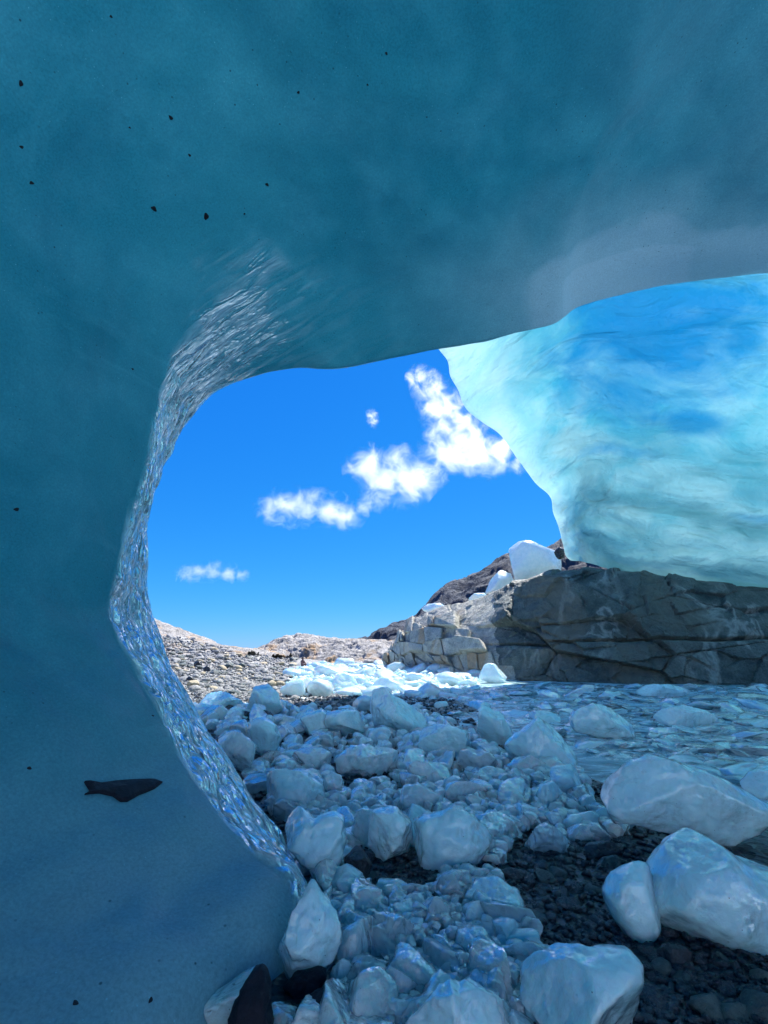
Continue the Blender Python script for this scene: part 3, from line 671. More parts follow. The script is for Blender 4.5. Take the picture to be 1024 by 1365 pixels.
# ------------------------------------------------------------------ far hills
def hill(name, ridge, base_z, front, back, mat, amp, fr, seed, nu=220, nv=60, ledge=0.0, crag=0.3):
    R = np.array([at_y(*p) for p in ridge]); t = np.concatenate([[0], np.cumsum(np.linalg.norm(np.diff(R, axis=0), axis=1))])
    uu_ = np.linspace(0, t[-1], nu); r = cr(t, R, uu_)
    v = np.linspace(-1, 1, nv)
    Gh = np.zeros((nu, nv, 3))
    for j, q in enumerate(v):
        a = abs(q); dirn = np.array([0, -front, 0]) if q < 0 else np.array([0, back, 0])
        prof = a ** 1.25
        Gh[:, j] = r + dirn * a; Gh[:, j, 2] = r[:, 2] * (1 - prof) + base_z * prof
    P = Gh.reshape(-1, 3)
    w = (np.abs(v) ** 0.5)[None, :]
    d = amp * fbm(P * fr, 6, seed, 0.55).reshape(nu, nv) * (0.12 + 0.88 * w)
    if ledge:
        zz = Gh[..., 2] + d; st = ledge; k = np.floor(zz / st); f = zz / st - k
        zz2 = (k + sstep(0.25, 0.75, f)) * st; d = d + (zz2 - zz) * 0.55 * w
    c1, c2, ci = cells(P[:, :2] * crag, seed + 4)
    d = d + (amp * 0.55 * ((ci - 0.5) * 1.4 - 0.6 * (1 - sstep(0, 0.14, c2 - c1)))).reshape(nu, nv) * w
    c1, c2, ci = cells(P[:, :2] * crag * 2.7 + 9, seed + 5)
    d = d + (amp * 0.25 * (ci - 0.5 - 0.5 * (1 - sstep(0, 0.14, c2 - c1)))).reshape(nu, nv)
    Gh[..., 2] += d
    Gh[..., 1] += (amp * 1.2 * fbm(P * fr * 1.3 + 50, 5, seed + 9)).reshape(nu, nv) * w
    o = add_obj(name, mesh_from(name, Gh.reshape(-1, 3), grid_faces(nu, nv)), mat); o['kind'] = 'structure'
    return o
hill('granite_hill', [(300,872,84), (335,866,84), (352,859,84), (372,850,84), (392,845,84), (412,845,83), (432,849,82), (460,852,80), (490,853,79), (525,855,78), (560,858,78), (640,862,78)], -0.4, 15, 25, M_HILL, 1.5, 0.16, 101, 360, 120, 0.9, 0.28)
hill('moraine_hill', [(60,770,72), (140,800,70), (205,826,66), (245,842,64), (280,857,62), (310,862,62), (345,866,62), (370,872,62)], 0.5, 22, 30, M_HILL, 1.1, 0.18, 111, 360, 140, 0.0, 0.35)
hill('mountain', [(440,866,125), (478,853,124), (505,843,122), (522,832,121), (545,826,120), (560,812,119), (580,790,118), (600,772,117), (625,765,116), (645,758,115), (668,742,114), (700,735,113), (730,728,112), (757,710,110), (800,690,110), (900,650,112), (1000,640,115), (1200,660,120)], -0.5, 38, 60, M_MOUNT, 4.2, 0.07, 121, 400, 140, 3.2, 0.10)

# ------------------------------------------------------------------ ice blocks and stones with their own outlines
def inflate(outline, Yp, thick, sub, seed, rough, facets=5, soft=0.82):
    """solid lump whose front view has the given outline, standing at depth Yp with real thickness"""
    r = np.random.default_rng(seed)
    W = np.array([at_y(px, py, Yp) for px, py in outline]); W2 = W[:, [0, 2]]
    c = 0.5 * (W2.min(0) + W2.max(0)) * 0.4 + W2.mean(0) * 0.6
    # resample outline densely then polar
    L = np.concatenate([W2, W2[:1]]); t = np.linspace(0, 1, 24, endpoint=False)
    D = np.concatenate([L[k] + (L[k + 1] - L[k]) * t[:, None] for k in range(len(W2))]) - c
    th = np.arctan2(D[:, 1], D[:, 0]); rr = np.hypot(D[:, 0], D[:, 1]); o = np.argsort(th); th, rr = th[o], rr[o]
    tg = np.linspace(-np.pi, np.pi, 181)[:-1]; rg = np.interp(tg, th, rr, period=2 * np.pi)
    ker = np.array([1, 2, 3, 2, 1.]) / 9; rg = np.convolve(np.concatenate([rg[-2:], rg, rg[:2]]), ker, 'valid')
    V, Fc = ico(sub)
    a, b, d = V[:, 0], V[:, 2], V[:, 1]
    rho = np.hypot(a, b); ang = np.arctan2(b, a); R = np.interp(ang, tg, rg, period=2 * np.pi)
    pl = rho ** soft
    T = thick * rg.mean()
    P = np.stack([np.cos(ang) * R * pl, np.sign(d) * np.abs(d) ** 0.9 * T, np.sin(ang) * R * pl], 1)
    s = rg.mean()
    for k in range(facets):
        nn = r.normal(size=3); nn[1] = -abs(nn[1]) - 0.55 if k < facets * 0.7 else abs(nn[1]) + 0.5; nn /= np.linalg.norm(nn)
        pr = P @ nn; h = pr.max() * r.uniform(0.55, 0.88); P = P - nn * (np.maximum(pr - h, 0) * 0.95)[:, None]
    N = P / (np.linalg.norm(P, axis=1, keepdims=True) + 1e-9)
    P = P + N * (s * rough * (fbm(P / s * 1.7 + seed, 4, seed) - 0.8 * np.abs(fbm(P / s * 2.6 + seed, 3, seed + 8))))[:, None] + N * (s * rough * (0.34 * fbm(P / s * 6 + seed, 4, seed + 3) - 0.30 * np.abs(fbm(P / s * 4.2 + seed, 3, seed + 6))))[:, None]
    org = np.array([c[0], Yp, c[1]])
    return P, Fc, org
REFS = []
def short(label):
    """the first few words of a label, up to its first word of place"""
    out = []
    for w in label.split():
        if w in ('at', 'lying', 'standing', 'in', 'with', 'right', 'touching', 'by', 'between', 'against', 'below', 'left', 'beside', 'next', 'resting', 'wedged', 'overhanging', 'on', 'behind', 'tucked', 'cut', 'afloat', 'near', 'under', 'above', 'stuck', 'perched', 'half', 'lying', 'just') and len(out) >= 3: break
        out.append(w.strip(','))
    return 'the ' + ' '.join(out[:6])
def hero(name, label, cat, outline, mat, thick=0.8, sub=4, rough=0.07, facets=5, group=None, basez=0.0, Yp=None, lobes=()):
    low = max(outline, key=lambda q: q[1]); seed = int(outline[0][0] * 13 + outline[0][1] * 7)
    wpx = max(q[0] for q in outline) - min(q[0] for q in outline)
    if Yp is None:
        g = ground_hit(*low); g = on_z(low[0], low[1], basez) if g is None else g; Yp = g[1] + 0.45 * thick * 0.5 * wpx / F * g[1]
    P, Fc, org = inflate(outline, Yp, thick, sub, seed, rough, facets)
    zb = P[:, 2].min() + org[2]
    o = add_obj(name, mesh_from(name, P - np.array([0, 0, P[:, 2].min()]), Fc), mat, loc=(org[0], org[1], zb))
    tag(o, label, cat, group)
    for lo in lobes:
        P2, F2, org2 = inflate(lo, Yp - 0.05, thick, 4, seed + 5, rough, facets)
        add_obj('lobe', mesh_from('lobe', P2 + (org2 - np.array([org[0], org[1], zb])), F2), mat, o)
    if len(outline) > 5: REFS.append((org[0], org[1], short(label)))
    return o
I, B_ = 'ice_block', 'ice block'
FR, CL, WH, GL = M_FROST, M_CLEAR, M_WHITE, M_GLASS
HEROES = [
 ('pale apron of ice under the left wall beside the tall black boulder', FR, 0.5, [(150,1395),(230,1350),(300,1316),(345,1286),(360,1284),(338,1322),(318,1360),(290,1385),(220,1400)]),
 ('broad flat topped ice block at the bottom edge beside dark gravel', FR, 0.7, [(668,1318),(690,1290),(720,1276),(770,1268),(830,1263),(847,1269),(852,1290),(850,1316),(853,1365),(856,1410),(760,1425),(690,1410),(680,1365)]),
 ('long whale backed ice floe lying across the right side of the beach', FR, 0.45, [(777,1050),(782,1025),(795,1010),(830,1004),(880,1006),(920,1018),(960,1035),(1000,1060),(1060,1090),(1100,1120),(1080,1150),(1000,1135),(940,1122),(880,1108),(820,1098),(790,1080)]),
 ('rounded pyramid of ice at the water edge left of the long floe', FR, 0.9, [(667,998),(688,978),(712,958),(723,955),(745,970),(760,990),(775,1005),(781,1015),(760,1024),(735,1033),(710,1030),(680,1017)]),
 ('upright pointed ice block standing in shallow water behind the ice pyramid', FR, 0.9, [(632,970),(636,945),(650,932),(660,936),(672,955),(683,975),(686,987),(668,996),(640,994)]),
 ('dome shaped ice floe in the teal water right of the ice pyramid', FR, 0.8, [(760,960),(765,945),(785,935),(805,937),(830,955),(850,968),(862,978),(840,988),(800,985),(765,976)]),
 ('big humped ice block with a tall left shoulder behind the rubble', FR, 0.8, [(478,945),(482,925),(497,915),(512,912),(522,925),(545,935),(565,950),(573,963),(560,975),(530,985),(500,980),(482,968)]),
 ('rounded ice block right below the big humped block', FR, 0.8, [(555,990),(562,972),(580,964),(610,968),(630,980),(637,1000),(620,1010),(585,1014),(560,1008)]),
 ('squat ice block touching the humped block on its left', FR, 0.8, [(430,965),(435,950),(460,945),(485,947),(490,978),(460,986),(435,984)]),
 ('tall square ice block by dark stones on the left shore', FR, 0.8, [(328,945),(338,915),(345,911),(368,912),(374,935),(380,948),(360,960),(338,958)]),
 ('low wedge of ice between the arch rim and the square block', FR, 0.9, [(255,938),(275,923),(300,921),(318,930),(335,940),(332,957),(300,955),(265,950)]),
 ('leaning ice block against the rim just below the dark stones', CL, 0.8, [(281,978),(300,965),(320,975),(338,990),(348,1010),(344,1040),(322,1036),(300,1008)]),
 ('rounded ice block below the tall square block', FR, 0.8, [(326,985),(336,958),(352,955),(368,965),(375,985),(372,1012),(350,1018),(336,1005)]),
 ('smooth slab of ice left of the squat block', FR, 0.8, [(393,962),(410,950),(430,946),(450,958),(458,967),(452,985),(425,984),(400,980)]),
 ('thin clear ice plate in front of the smooth slab', GL, 0.9, [(398,988),(420,977),(440,979),(455,988),(445,1002),(410,1000)]),
 ('glassy ice lump in the rubble under the thin plate', CL, 0.9, [(383,1012),(395,992),(420,990),(442,1005),(442,1028),(415,1036),(390,1030)]),
 ('wide glassy ice block next to the lower arch rim', FR, 0.8, [(348,1045),(355,1020),(380,1021),(410,1028),(430,1048),(440,1070),(425,1086),(380,1086),(355,1070)]),
 ('small upright ice block beside the dark gravel gap', CL, 0.9, [(427,1042),(440,1027),(455,1034),(460,1055),(450,1070),(432,1064)]),
 ('tall smooth ice block resting by the glittering lower rim', FR, 0.8, [(362,1088),(372,1075),(390,1074),(405,1084),(420,1092),(432,1083),(450,1081),(461,1090),(462,1120),(457,1157),(447,1178),(435,1186),(413,1168),(393,1137),(374,1112)]),
 ('white ice lump wedged at the foot of the ice arch', FR, 0.65, [(393,1205),(411,1168),(420,1176),(433,1195),(448,1215),(456,1240),(452,1265),(437,1290),(400,1316),(370,1322),(357,1302),(360,1275),(378,1240)]),
 ('pale ice block overhanging dark stones near the middle', FR, 0.8, [(478,1098),(495,1080),(530,1076),(548,1093),(555,1120),(547,1142),(525,1152),(500,1144),(485,1128)]),
 ('largest ice block in the middle, steep and rounded at its right end', FR, 0.8, [(545,1105),(565,1088),(590,1080),(605,1070),(625,1080),(645,1100),(662,1120),(669,1136),(656,1157),(630,1169),(600,1164),(565,1162),(548,1144)]),
 ('small pill shaped ice lump on dark stones', FR, 0.9, [(497,1188),(505,1173),(530,1171),(546,1180),(549,1195),(535,1205),(505,1202)]),
 ('flat stepped ice block left of the dark wet gravel', FR, 0.8, [(617,1195),(622,1180),(650,1172),(665,1171),(685,1185),(705,1190),(715,1205),(706,1227),(690,1233),(660,1229),(630,1219),(619,1208)]),
 ('clear glassy ice ball beside the flat stepped block', GL, 0.95, [(579,1187),(590,1168),(605,1165),(616,1180),(613,1202),(590,1208)]),
 ('knobbly clear ice lump under the glassy ball', GL, 0.9, [(562,1232),(573,1208),(578,1197),(595,1199),(600,1215),(613,1232),(606,1243),(580,1251),(565,1246)]),
 ('cracked glassy ice block below the pill shaped lump', GL, 0.85, [(482,1242),(487,1218),(510,1220),(535,1222),(555,1235),(563,1252),(556,1272),(535,1281),(510,1278),(489,1265)]),
 ('grey translucent ice slab lying over a dark gap', FR, 0.8, [(632,1272),(650,1250),(690,1240),(718,1241),(721,1266),(700,1283),(660,1291),(636,1286)]),
 ('dim clear ice mound in the bottom rubble near black boulders', GL, 0.8, [(453,1312),(475,1280),(500,1274),(522,1295),(518,1335),(480,1352),(458,1340)]),
 ('sparkling ice lump beside the dim mound at the bottom', CL, 0.85, [(500,1312),(520,1289),(545,1299),(562,1320),(552,1350),(520,1358)]),
 ('wide low ice mass at the very bottom centre', FR, 0.7, [(533,1368),(560,1335),(600,1310),(640,1315),(672,1340),(692,1375),(692,1425),(600,1435),(540,1415)]),
 ('small oval ice lump above the wide bottom mass', FR, 0.9, [(579,1291),(590,1277),(610,1277),(619,1290),(613,1305),(590,1305)]),
 ('thin upright ice sliver beside the black boulders', FR, 0.6, [(436,1314),(442,1290),(458,1276),(473,1280),(463,1306),(450,1328)]),
 ('small ice block behind the right end of the largest middle block', FR, 0.8, [(631,1091),(640,1080),(660,1077),(673,1100),(671,1113),(655,1116),(640,1104)]),
 ('clear faceted ice block above the dark wet gravel', GL, 0.8, [(689,1116),(700,1101),(730,1099),(750,1107),(768,1128),(757,1145),(720,1142),(694,1132)]),
 ('low oval ice block between the faceted block and the long floe', FR, 0.8, [(746,1101),(760,1087),(785,1082),(805,1087),(813,1100),(801,1116),(770,1118),(751,1115)]),
 ('small round ice lump at the left tip of the long floe', FR, 0.9, [(715,1062),(722,1045),(738,1041),(750,1054),(757,1072),(740,1082),(721,1076)]),
 ('broken ice block tucked behind the left end of the long floe', FR, 0.8, [(724,1042),(735,1021),(760,1019),(780,1019),(786,1060),(760,1068),(735,1063)]),
 ('glassy ice slab below the upright pointed block', GL, 0.8, [(600,1017),(612,1000),(640,997),(660,1007),(669,1027),(650,1038),(615,1036)]),
 ('glassy ice lump above the largest middle block', CL, 0.85, [(518,1066),(530,1046),(560,1045),(590,1059),(592,1084),(560,1092),(530,1088)]),
 ('glassy jagged ice heap under the squat block', CL, 0.85, [(438,1017),(465,995),(500,990),(530,1000),(537,1022),(500,1040),(460,1040)]),
 ('clear ice lump left of the glassy slab', CL, 0.85, [(533,1032),(550,1010),(580,1012),(602,1025),(603,1048),(560,1052)]),
 ('ice block cut by the right edge of the picture above the long floe', FR, 0.8, [(987,1047),(1005,1030),(1030,1019),(1080,1028),(1080,1070),(1020,1072)]),
 ('white trapezoid ice block afloat at the sunlit foot of the cliff', WH, 0.9, [(637,907),(645,886),(652,883),(661,885),(673,898),(682,909),(660,911)]),
 ('long flat ice floe near the foot of the shaded cliff', FR, 0.5, [(838,921),(850,911),(880,911),(915,915),(932,924),(900,930),(860,929)]),
 ('low wide ice floe in the teal water near the right edge', FR, 0.5, [(864,958),(885,943),(910,938),(940,946),(968,960),(950,970),(900,972)]),
 ('white sunlit ice wedge beside a green boulder', WH, 0.8, [(371,921),(385,908),(405,904),(408,926),(390,931),(375,930)]),
 ('small white ice cube in calm water right of the humped block', FR, 0.9, [(578,940),(582,934),(596,935),(599,942),(590,946),(580,945)]),
 ('rounded sunlit ice boulder in the middle of the white ice field', WH, 0.8, [(436,912),(443,900),(458,896),(474,902),(478,914),(462,921),(442,920)]),
]
for label, mat, th, ol in HEROES:
    hero(I, label, B_, ol, mat, th, 5 if max(q[0] for q in ol) - min(q[0] for q in ol) > 75 else 4, 0.10 if mat in (FR, WH) else 0.13, 1 if 'apron' in label else 10 if mat in (FR, WH) else 16)
hero(I, 'great two lobed ice boulder at the right edge in the foreground', B_, [(862,1192),(872,1152),(893,1122),(922,1105),(950,1117),(985,1142),(1035,1160),(1090,1190),(1085,1262),(1024,1272),(985,1278),(935,1264),(895,1242),(868,1226)], FR, 0.8, 5, 0.06, 3,
     lobes=[[(805,1190),(817,1166),(845,1152),(872,1148),(888,1200),(872,1246),(850,1261),(831,1246),(811,1215)]])
cl_ice = hero(I, 'pale ice block perched on top of the cliff', B_, [(664,748),(675,728),(690,721),(706,721),(720,727),(740,735),(750,745),(754,762),(720,770),(690,780),(668,772)], WH, 0.6, 4, 0.05, 5, Yp=38.5,
     lobes=[[(646,792),(654,772),(668,758),(684,765),(690,782),(668,790)]])
for (ol, lb) in (([(560,812),(570,805),(585,804),(602,810),(590,817),(570,817)], 'thin patch of snow ice on the sunlit cliff shoulder'), ([(620,800),(632,791),(645,790),(652,796),(636,803)], 'small snow ice patch below the perched block')):
    hero('snow_patch', lb, 'snow', ol, WH, 1.2, 3, 0.12, 2, Yp=44.0 if ol[0][0] < 600 else 42.0)
hero('debris_clump', 'dark clump of debris beside the perched ice block', 'stone', [(738,735),(744,729),(752,733),(753,743),(745,747)], M_DARK, 0.8, 3, 0.25, 4, Yp=36.0)

S = 'stone'
STONES = [
 ('tall black boulder at the bottom left against the ice wall', M_BLACK, [(303,1368),(318,1320),(335,1294),(350,1287),(359,1310),(367,1370),(362,1410),(308,1415)]),
 ('slanting black boulder under the wedged ice lump', M_BLACK, [(370,1322),(395,1297),(430,1288),(439,1299),(426,1327),(395,1342),(377,1334)]),
 ('round black boulder at the bottom below the slanting one', M_BLACK, [(393,1350),(413,1326),(440,1317),(450,1336),(448,1375),(400,1398)]),
 ('smooth dark stone under the pale overhanging ice block', M_DARK, [(457,1140),(468,1126),(480,1128),(494,1148),(503,1168),(490,1180),(463,1170)]),
 ('flat dark stone with a wet sheen above the dark gravel', M_DARK, [(770,1140),(785,1125),(815,1120),(830,1130),(820,1145),(785,1150)]),
 ('flat green grey stone in the dark gravel', M_GREEN, [(790,1157),(805,1143),(825,1140),(833,1152),(822,1164),(800,1166)]),
 ('dark boulder beside the flat stepped ice block', M_DARK, [(660,1163),(680,1157),(704,1162),(708,1172),(690,1182),(665,1176)]),
 ('green grey boulder beside the white sunlit wedge', M_GREEN, [(405,922),(409,914),(420,917),(430,923),(428,928),(408,928)]),
 ('dark angular boulder by the tall square ice block', M_DARK, [(345,957),(350,946),(360,948),(368,958),(373,966),(355,966)]),
 ('dark stone left of the low ice wedge', M_DARK, [(259,941),(268,934),(281,937),(286,946),(272,950),(260,949)]),
 ('dark slab stone in front of the low ice wedge', M_DARK, [(296,946),(306,938),(318,942),(322,952),(310,957),(300,953)]),
 ('dark stone right of the low ice wedge', M_DARK, [(318,955),(326,947),(336,950),(337,959),(325,962)]),
 ('small black stone stuck in the middle of the ice rubble', M_DARK, [(458,990),(465,977),(473,978),(477,988),(468,995)]),
 ('black stone in the gap beside the arch rim', M_DARK, [(336,1012),(340,1004),(348,1008),(354,1018),(345,1020)]),
 ('tan boulder on the gravel beside the arch rim', M_TAN, [(246,914),(252,907),(262,906),(267,912),(258,918),(248,918)]),
 ('brown stone above the tan boulder', M_DARK, [(247,906),(252,901),(258,903),(258,909),(250,910)]),
 ('dark split boulder on the moraine slope', M_DARK, [(256,885),(262,879),(268,881),(270,887),(263,890)]),
 ('dark boulder right of the split boulder', M_DARK, [(270,892),(275,887),(280,889),(281,895),(273,896)]),
 ('flat green stone under the largest middle ice block', M_GREEN, [(560,1178),(580,1166),(610,1168),(615,1180),(590,1186),(565,1186)]),
 ('dark stone under the grey ice slab', M_DARK, [(600,1262),(612,1250),(628,1252),(632,1270),(615,1278),(602,1274)]),
 ('dark grey boulder half under the two lobed ice boulder', M_DARK, [(872,1275),(890,1258),(915,1262),(930,1280),(915,1295),(880,1292)]),
]
for label, mat, ol in STONES:
    far = max(q[1] for q in ol) < 935
    if far:
        p = ground_hit(ol[0][0], max(q[1] for q in ol))
        hero('boulder', label, S, ol, mat, 0.9, 3, 0.12, 8, Yp=p[1] + 0.2)
    else:
        hero('boulder', label, S, ol, mat, 0.8, 4, 0.16 if mat is M_BLACK else 0.06, 3 if mat is M_BLACK else 7)

# stone slab and grit frozen into the left wall
slab = [(112,1043),(121,1051),(131,1046),(150,1043),(175,1041),(205,1040),(216,1044),(206,1052),(186,1060),(170,1069),(160,1069),(150,1062),(132,1058),(112,1060),(120,1056)]
pts = [on_arch(*p) for p in slab]; ctr3 = sum((p[0] for p in pts), Vector()) / len(pts)
bm = bmesh.new()
nrm_m = sum((p[1] for p in pts), Vector()).normalized()
rings = []
for off, sc_ in ((-0.03, 1.0), (0.012, 1.0), (0.022, 0.86)):
    rings.append([bm.verts.new((ctr3 + (p[0] - ctr3) * sc_ + nrm_m * off) - ctr3) for p in pts])
for a, b in zip(rings[:-1], rings[1:]):
    for k in range(len(a)): bm.faces.new((a[k], a[(k + 1) % len(a)], b[(k + 1) % len(a)], b[k]))
cvt = bm.verts.new(nrm_m * 0.026)
for k in range(len(rings[-1])): bm.faces.new((rings[-1][k], rings[-1][(k + 1) % len(rings[-1])], cvt))
bmesh.ops.recalc_face_normals(bm, faces=bm.faces)
me = bpy.data.meshes.new('stone_slab'); bm.to_mesh(me); bm.free()
tag(add_obj('stone_slab', me, M_BLACK, loc=ctr3), 'flat black fish shaped stone frozen into the lower left ice wall', 'stone')
grit_V, grit_F = chunk(2, (1, 1, 1), 8, 77, 0.3)
grit_me = mesh_from('grit_speck', grit_V, grit_F); grit_me.materials.append(M_BLACK)
for (px, py, w) in ((28,111,7),(29,196,5),(42,244,6),(228,157,6),(205,278,8),(275,288,9),(253,207,4),(356,246,5),(398,123,4),(515,71,4),(177,492,4),(22,679,7),(39,1024,6),(101,1337,9),(201,1333,7),(326,285,3),(148,22,4),(204,954,4),(173,170,3),(490,113,3)):
    loc, nr, d = on_arch(px, py); dist = (loc - Vector(CAM)).dot(Vector((0, CP, SP)))
    o = bpy.data.objects.new('grit_speck', grit_me); COL.objects.link(o); o.location = loc
    q = nr.to_track_quat('Z', 'Y') @ Matrix.Rotation(random.uniform(0, 6.28), 3, 'Z').to_quaternion()
    o.rotation_euler = q.to_euler(); s_ = w / F * dist * 0.5; o.scale = (s_ * 1.25, s_ * 0.7, s_ * 0.35)
    tag(o, 'tiny black grit speck stuck to the teal ice wall or roof', 'stone', 'grit specks in the ice')

# ------------------------------------------------------------------ loose lumps, one object each
WORD = {'frosted_ice_lump': 'frosted', 'clear_ice_lump': 'glassy', 'glass_ice_lump': 'clear', 'white_ice': 'white', 'wet_dark_stone': 'dark', 'green_grey_stone': 'greenish', 'dry_grey_stone': 'grey', 'tan_stone': 'tan'}
def lump_meshes(name, cnt, sub, planes, rough, tight, mats, seed0):
    out = []
    for k in range(cnt):
        P, Fc = chunk(sub, (1, rng.uniform(0.7, 1.0), rng.uniform(0.55, 0.85)), planes, seed0 + k, rough, tight)
        me = mesh_from(name, P, Fc); m_ = mats[k % len(mats)]; me.materials.append(m_); me['word'] = WORD.get(m_.name, 'grey'); out.append(me)
    return out
def poly_in(poly, x, y):
    c = False; j = len(poly) - 1
    for i in range(len(poly)):
        if (poly[i][1] > y) != (poly[j][1] > y) and x < (poly[j][0] - poly[i][0]) * (y - poly[i][1]) / (poly[j][1] - poly[i][1]) + poly[i][0]: c = not c
        j = i
    return c
def relate(p, refs):
    """the nearest named block and where this lump lies next to it as seen from the camera"""
    best = min(refs, key=lambda q: (q[0] - p[0]) ** 2 + (q[1] - p[1]) ** 2)
    dx, dy = p[0] - best[0], p[1] - best[1]
    if abs(dx) > abs(dy): return ('right of ' if dx > 0 else 'left of ') + best[2]
    return ('behind ' if dy > 0 else 'in front of ') + best[2]
def scatter(name, meshes, poly, holes, cnt, size_px, label, cat, group, sink=0.25, spacing=0.75, squash=1.0, tries=40, refs=None):
    xs = [p[0] for p in poly]; ys = [p[1] for p in poly]; placed = []
    k = 0; tr = 0
    while k < cnt and tr < cnt * tries:
        tr += 1
        px = random.uniform(min(xs), max(xs)); py = random.uniform(min(ys), max(ys))
        if not poly_in(poly, px, py) or any(poly_in(h, px, py) for h in holes): continue
        w = random.uniform(*size_px) * (0.55 + 0.45 * (py - min(ys)) / (max(ys) - min(ys) + 1e-6))
        if any((px - a) ** 2 + ((py - b) * 1.5) ** 2 < (spacing * 0.5 * (w + c)) ** 2 for a, b, c in placed): continue
        p = ground_hit(px, py)
        if p is None: continue
        placed.append((px, py, w)); r = 0.5 * w / F * np.linalg.norm(p - CAM)
        me = random.choice(meshes)
        o = bpy.data.objects.new(name, me); COL.objects.link(o)
        sz = r * random.uniform(0.8, 1.15) * squash
        o.location = (p[0], p[1], p[2] + sz * 0.6 * (1 - 2 * sink)); o.scale = (r, r * random.uniform(0.8, 1.1), sz)
        o.rotation_euler = (random.uniform(-.3, .3), random.uniform(-.3, .3), random.uniform(0, 6.28))
        mid_w = 0.5 * (size_px[0] + size_px[1])
        tag(o, ('larger ' if w > mid_w * 0.85 else 'small ') + label.format(m=me.get('word', 'ice'), r=relate(p, refs or REFS)), cat, group); k += 1
    return k
LUMP = lump_meshes('ice_lump', 24, 4, 12, 0.16, (0.32, 0.85), [M_FROST_L, M_CLEAR_L, M_GLASS_L, M_CLEAR_L], 300)
WLUMP = lump_meshes('ice_lump', 10, 3, 9, 0.14, (0.5, 0.95), [M_WHITE], 340)
STN = lump_meshes('cobble', 14, 3, 11, 0.08, (0.42, 0.92), [M_DARK, M_DARK, M_GREEN], 360)
GST = lump_meshes('grey_stone', 10, 2, 10, 0.08, (0.5, 0.95), [M_GREY, M_GREY, M_GREY, M_TAN, M_GREEN], 380)
heap = [(262,955),(330,945),(440,950),(560,945),(640,990),(700,1030),(770,1040),(800,1085),(850,1120),(790,1128),(690,1120),(665,1170),(690,1240),(720,1255),(700,1330),(690,1400),(330,1400),(372,1312),(455,1270),(430,1190),(350,1060)]
hole = [[(365,1280),(452,1280),(452,1395),(300,1400),(330,1330)], [(460,1128),(545,1142),(655,1160),(655,1170),(600,1178),(560,1205),(500,1208),(455,1180)], [(700,1128),(840,1125),(840,1255),(730,1255),(712,1180)], [(440,1030),(520,1025),(520,1050),(450,1068)]]
scatter('ice_lump', LUMP, heap, hole, 285, (34, 92), '{m} ice lump {r}', 'ice lump', 'small lumps of the shaded ice heap', 0.36, 0.33)
brash = [(640,915),(760,913),(1023,918),(1023,1060),(940,1030),(800,1005),(690,985),(600,955),(600,925)]
scatter('ice_floe', LUMP, brash, [], 250, (18, 84), '{m} ice floe {r}', 'ice floe', 'small floes on the shaded water', 0.42, 0.40, 0.36)
sunny = [(372,925),(395,893),(420,886),(520,888),(640,900),(640,912),(600,935),(520,930),(440,925),(400,935)]
scatter('ice_fragment', WLUMP, sunny, [], 150, (12, 60), '{m} sunlit ice fragment {r}', 'ice lump', 'lumps of the sunlit ice field', 0.35, 0.35, 0.8)
cob = [(455,1125),(545,1140),(660,1160),(690,1125),(840,1115),(850,1260),(1024,1285),(1024,1364),(860,1364),(850,1265),(720,1262),(700,1240),(560,1215),(450,1185)]
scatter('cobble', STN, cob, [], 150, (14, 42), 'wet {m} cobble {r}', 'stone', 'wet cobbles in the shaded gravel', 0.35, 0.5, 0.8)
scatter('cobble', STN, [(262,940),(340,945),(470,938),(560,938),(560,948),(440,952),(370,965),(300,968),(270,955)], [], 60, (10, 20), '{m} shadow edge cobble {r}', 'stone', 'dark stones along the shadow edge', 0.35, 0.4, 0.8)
mor = [(215,848),(250,852),(345,868),(395,880),(395,895),(372,925),(420,935),(320,935),(255,925),(230,890)]
scatter('grey_stone', GST, mor, [], 280, (6, 20), '{m} moraine stone {r}', 'stone', 'stones of the sunlit moraine', 0.3, 0.35, 0.8)

# ------------------------------------------------------------------ stuff: gravel and ice crumbs
def stuff(name, label, cat, poly, cnt, size_px, sub, mat, seed, sink=0.3, squash=0.7, holes=(), variants=10, smooth=False):
    xs = [p[0] for p in poly]; ys = [p[1] for p in poly]; r = np.random.default_rng(seed)
    base = [chunk(sub, (1, 0.85, squash), 10, seed + k, 0.10, (0.35, 0.9)) for k in range(variants)]
    Vs, Fs, off = [], [], 0; k = 0
    while k < cnt:
        px = r.uniform(min(xs), max(xs)); py = r.uniform(min(ys), max(ys))
        if not poly_in(poly, px, py) or any(poly_in(h, px, py) for h in holes): continue
        d = ray(px, py)
        p = on_z(px, py, 0.0)
        if p[1] > 10 or d[2] > -0.02:
            p = ground_hit(px, py)
            if p is None: k += 1; continue
        z = max(float(hz(p[0], p[1])), WATER_Z)
        s = 0.5 * (size_px[0] + (size_px[1] - size_px[0]) * r.random() ** 2.2) / F * np.linalg.norm(p - CAM); P, Fc = base[k % variants]
        a = r.uniform(0, 6.28); ca, sa = math.cos(a), math.sin(a); Rm = np.array([[ca, -sa, 0], [sa, ca, 0], [0, 0, 1]])
        Q = (P * r.uniform(0.7, 1.2, 3)) @ Rm.T * s + np.array([p[0], p[1], z + s * squash * (1 - 2 * sink)])
        Vs.append(Q); Fs.append(Fc + off); off += len(Q); k += 1
    o = add_obj(name, mesh_from(name, np.concatenate(Vs), np.concatenate(Fs), smooth), mat)
    o['kind'] = 'stuff'; tag(o, label, cat); return o
allnear = [(255,945),(560,940),(690,980),(900,1100),(1040,1180),(1040,1400),(455,1400),(440,1200),(330,1060)]
stuff('wet_gravel', 'dark wet gravel between the ice lumps in the shade', 'gravel', allnear, 8000, (3, 15), 1, M_DARK, 500, squash=0.55, smooth=True)
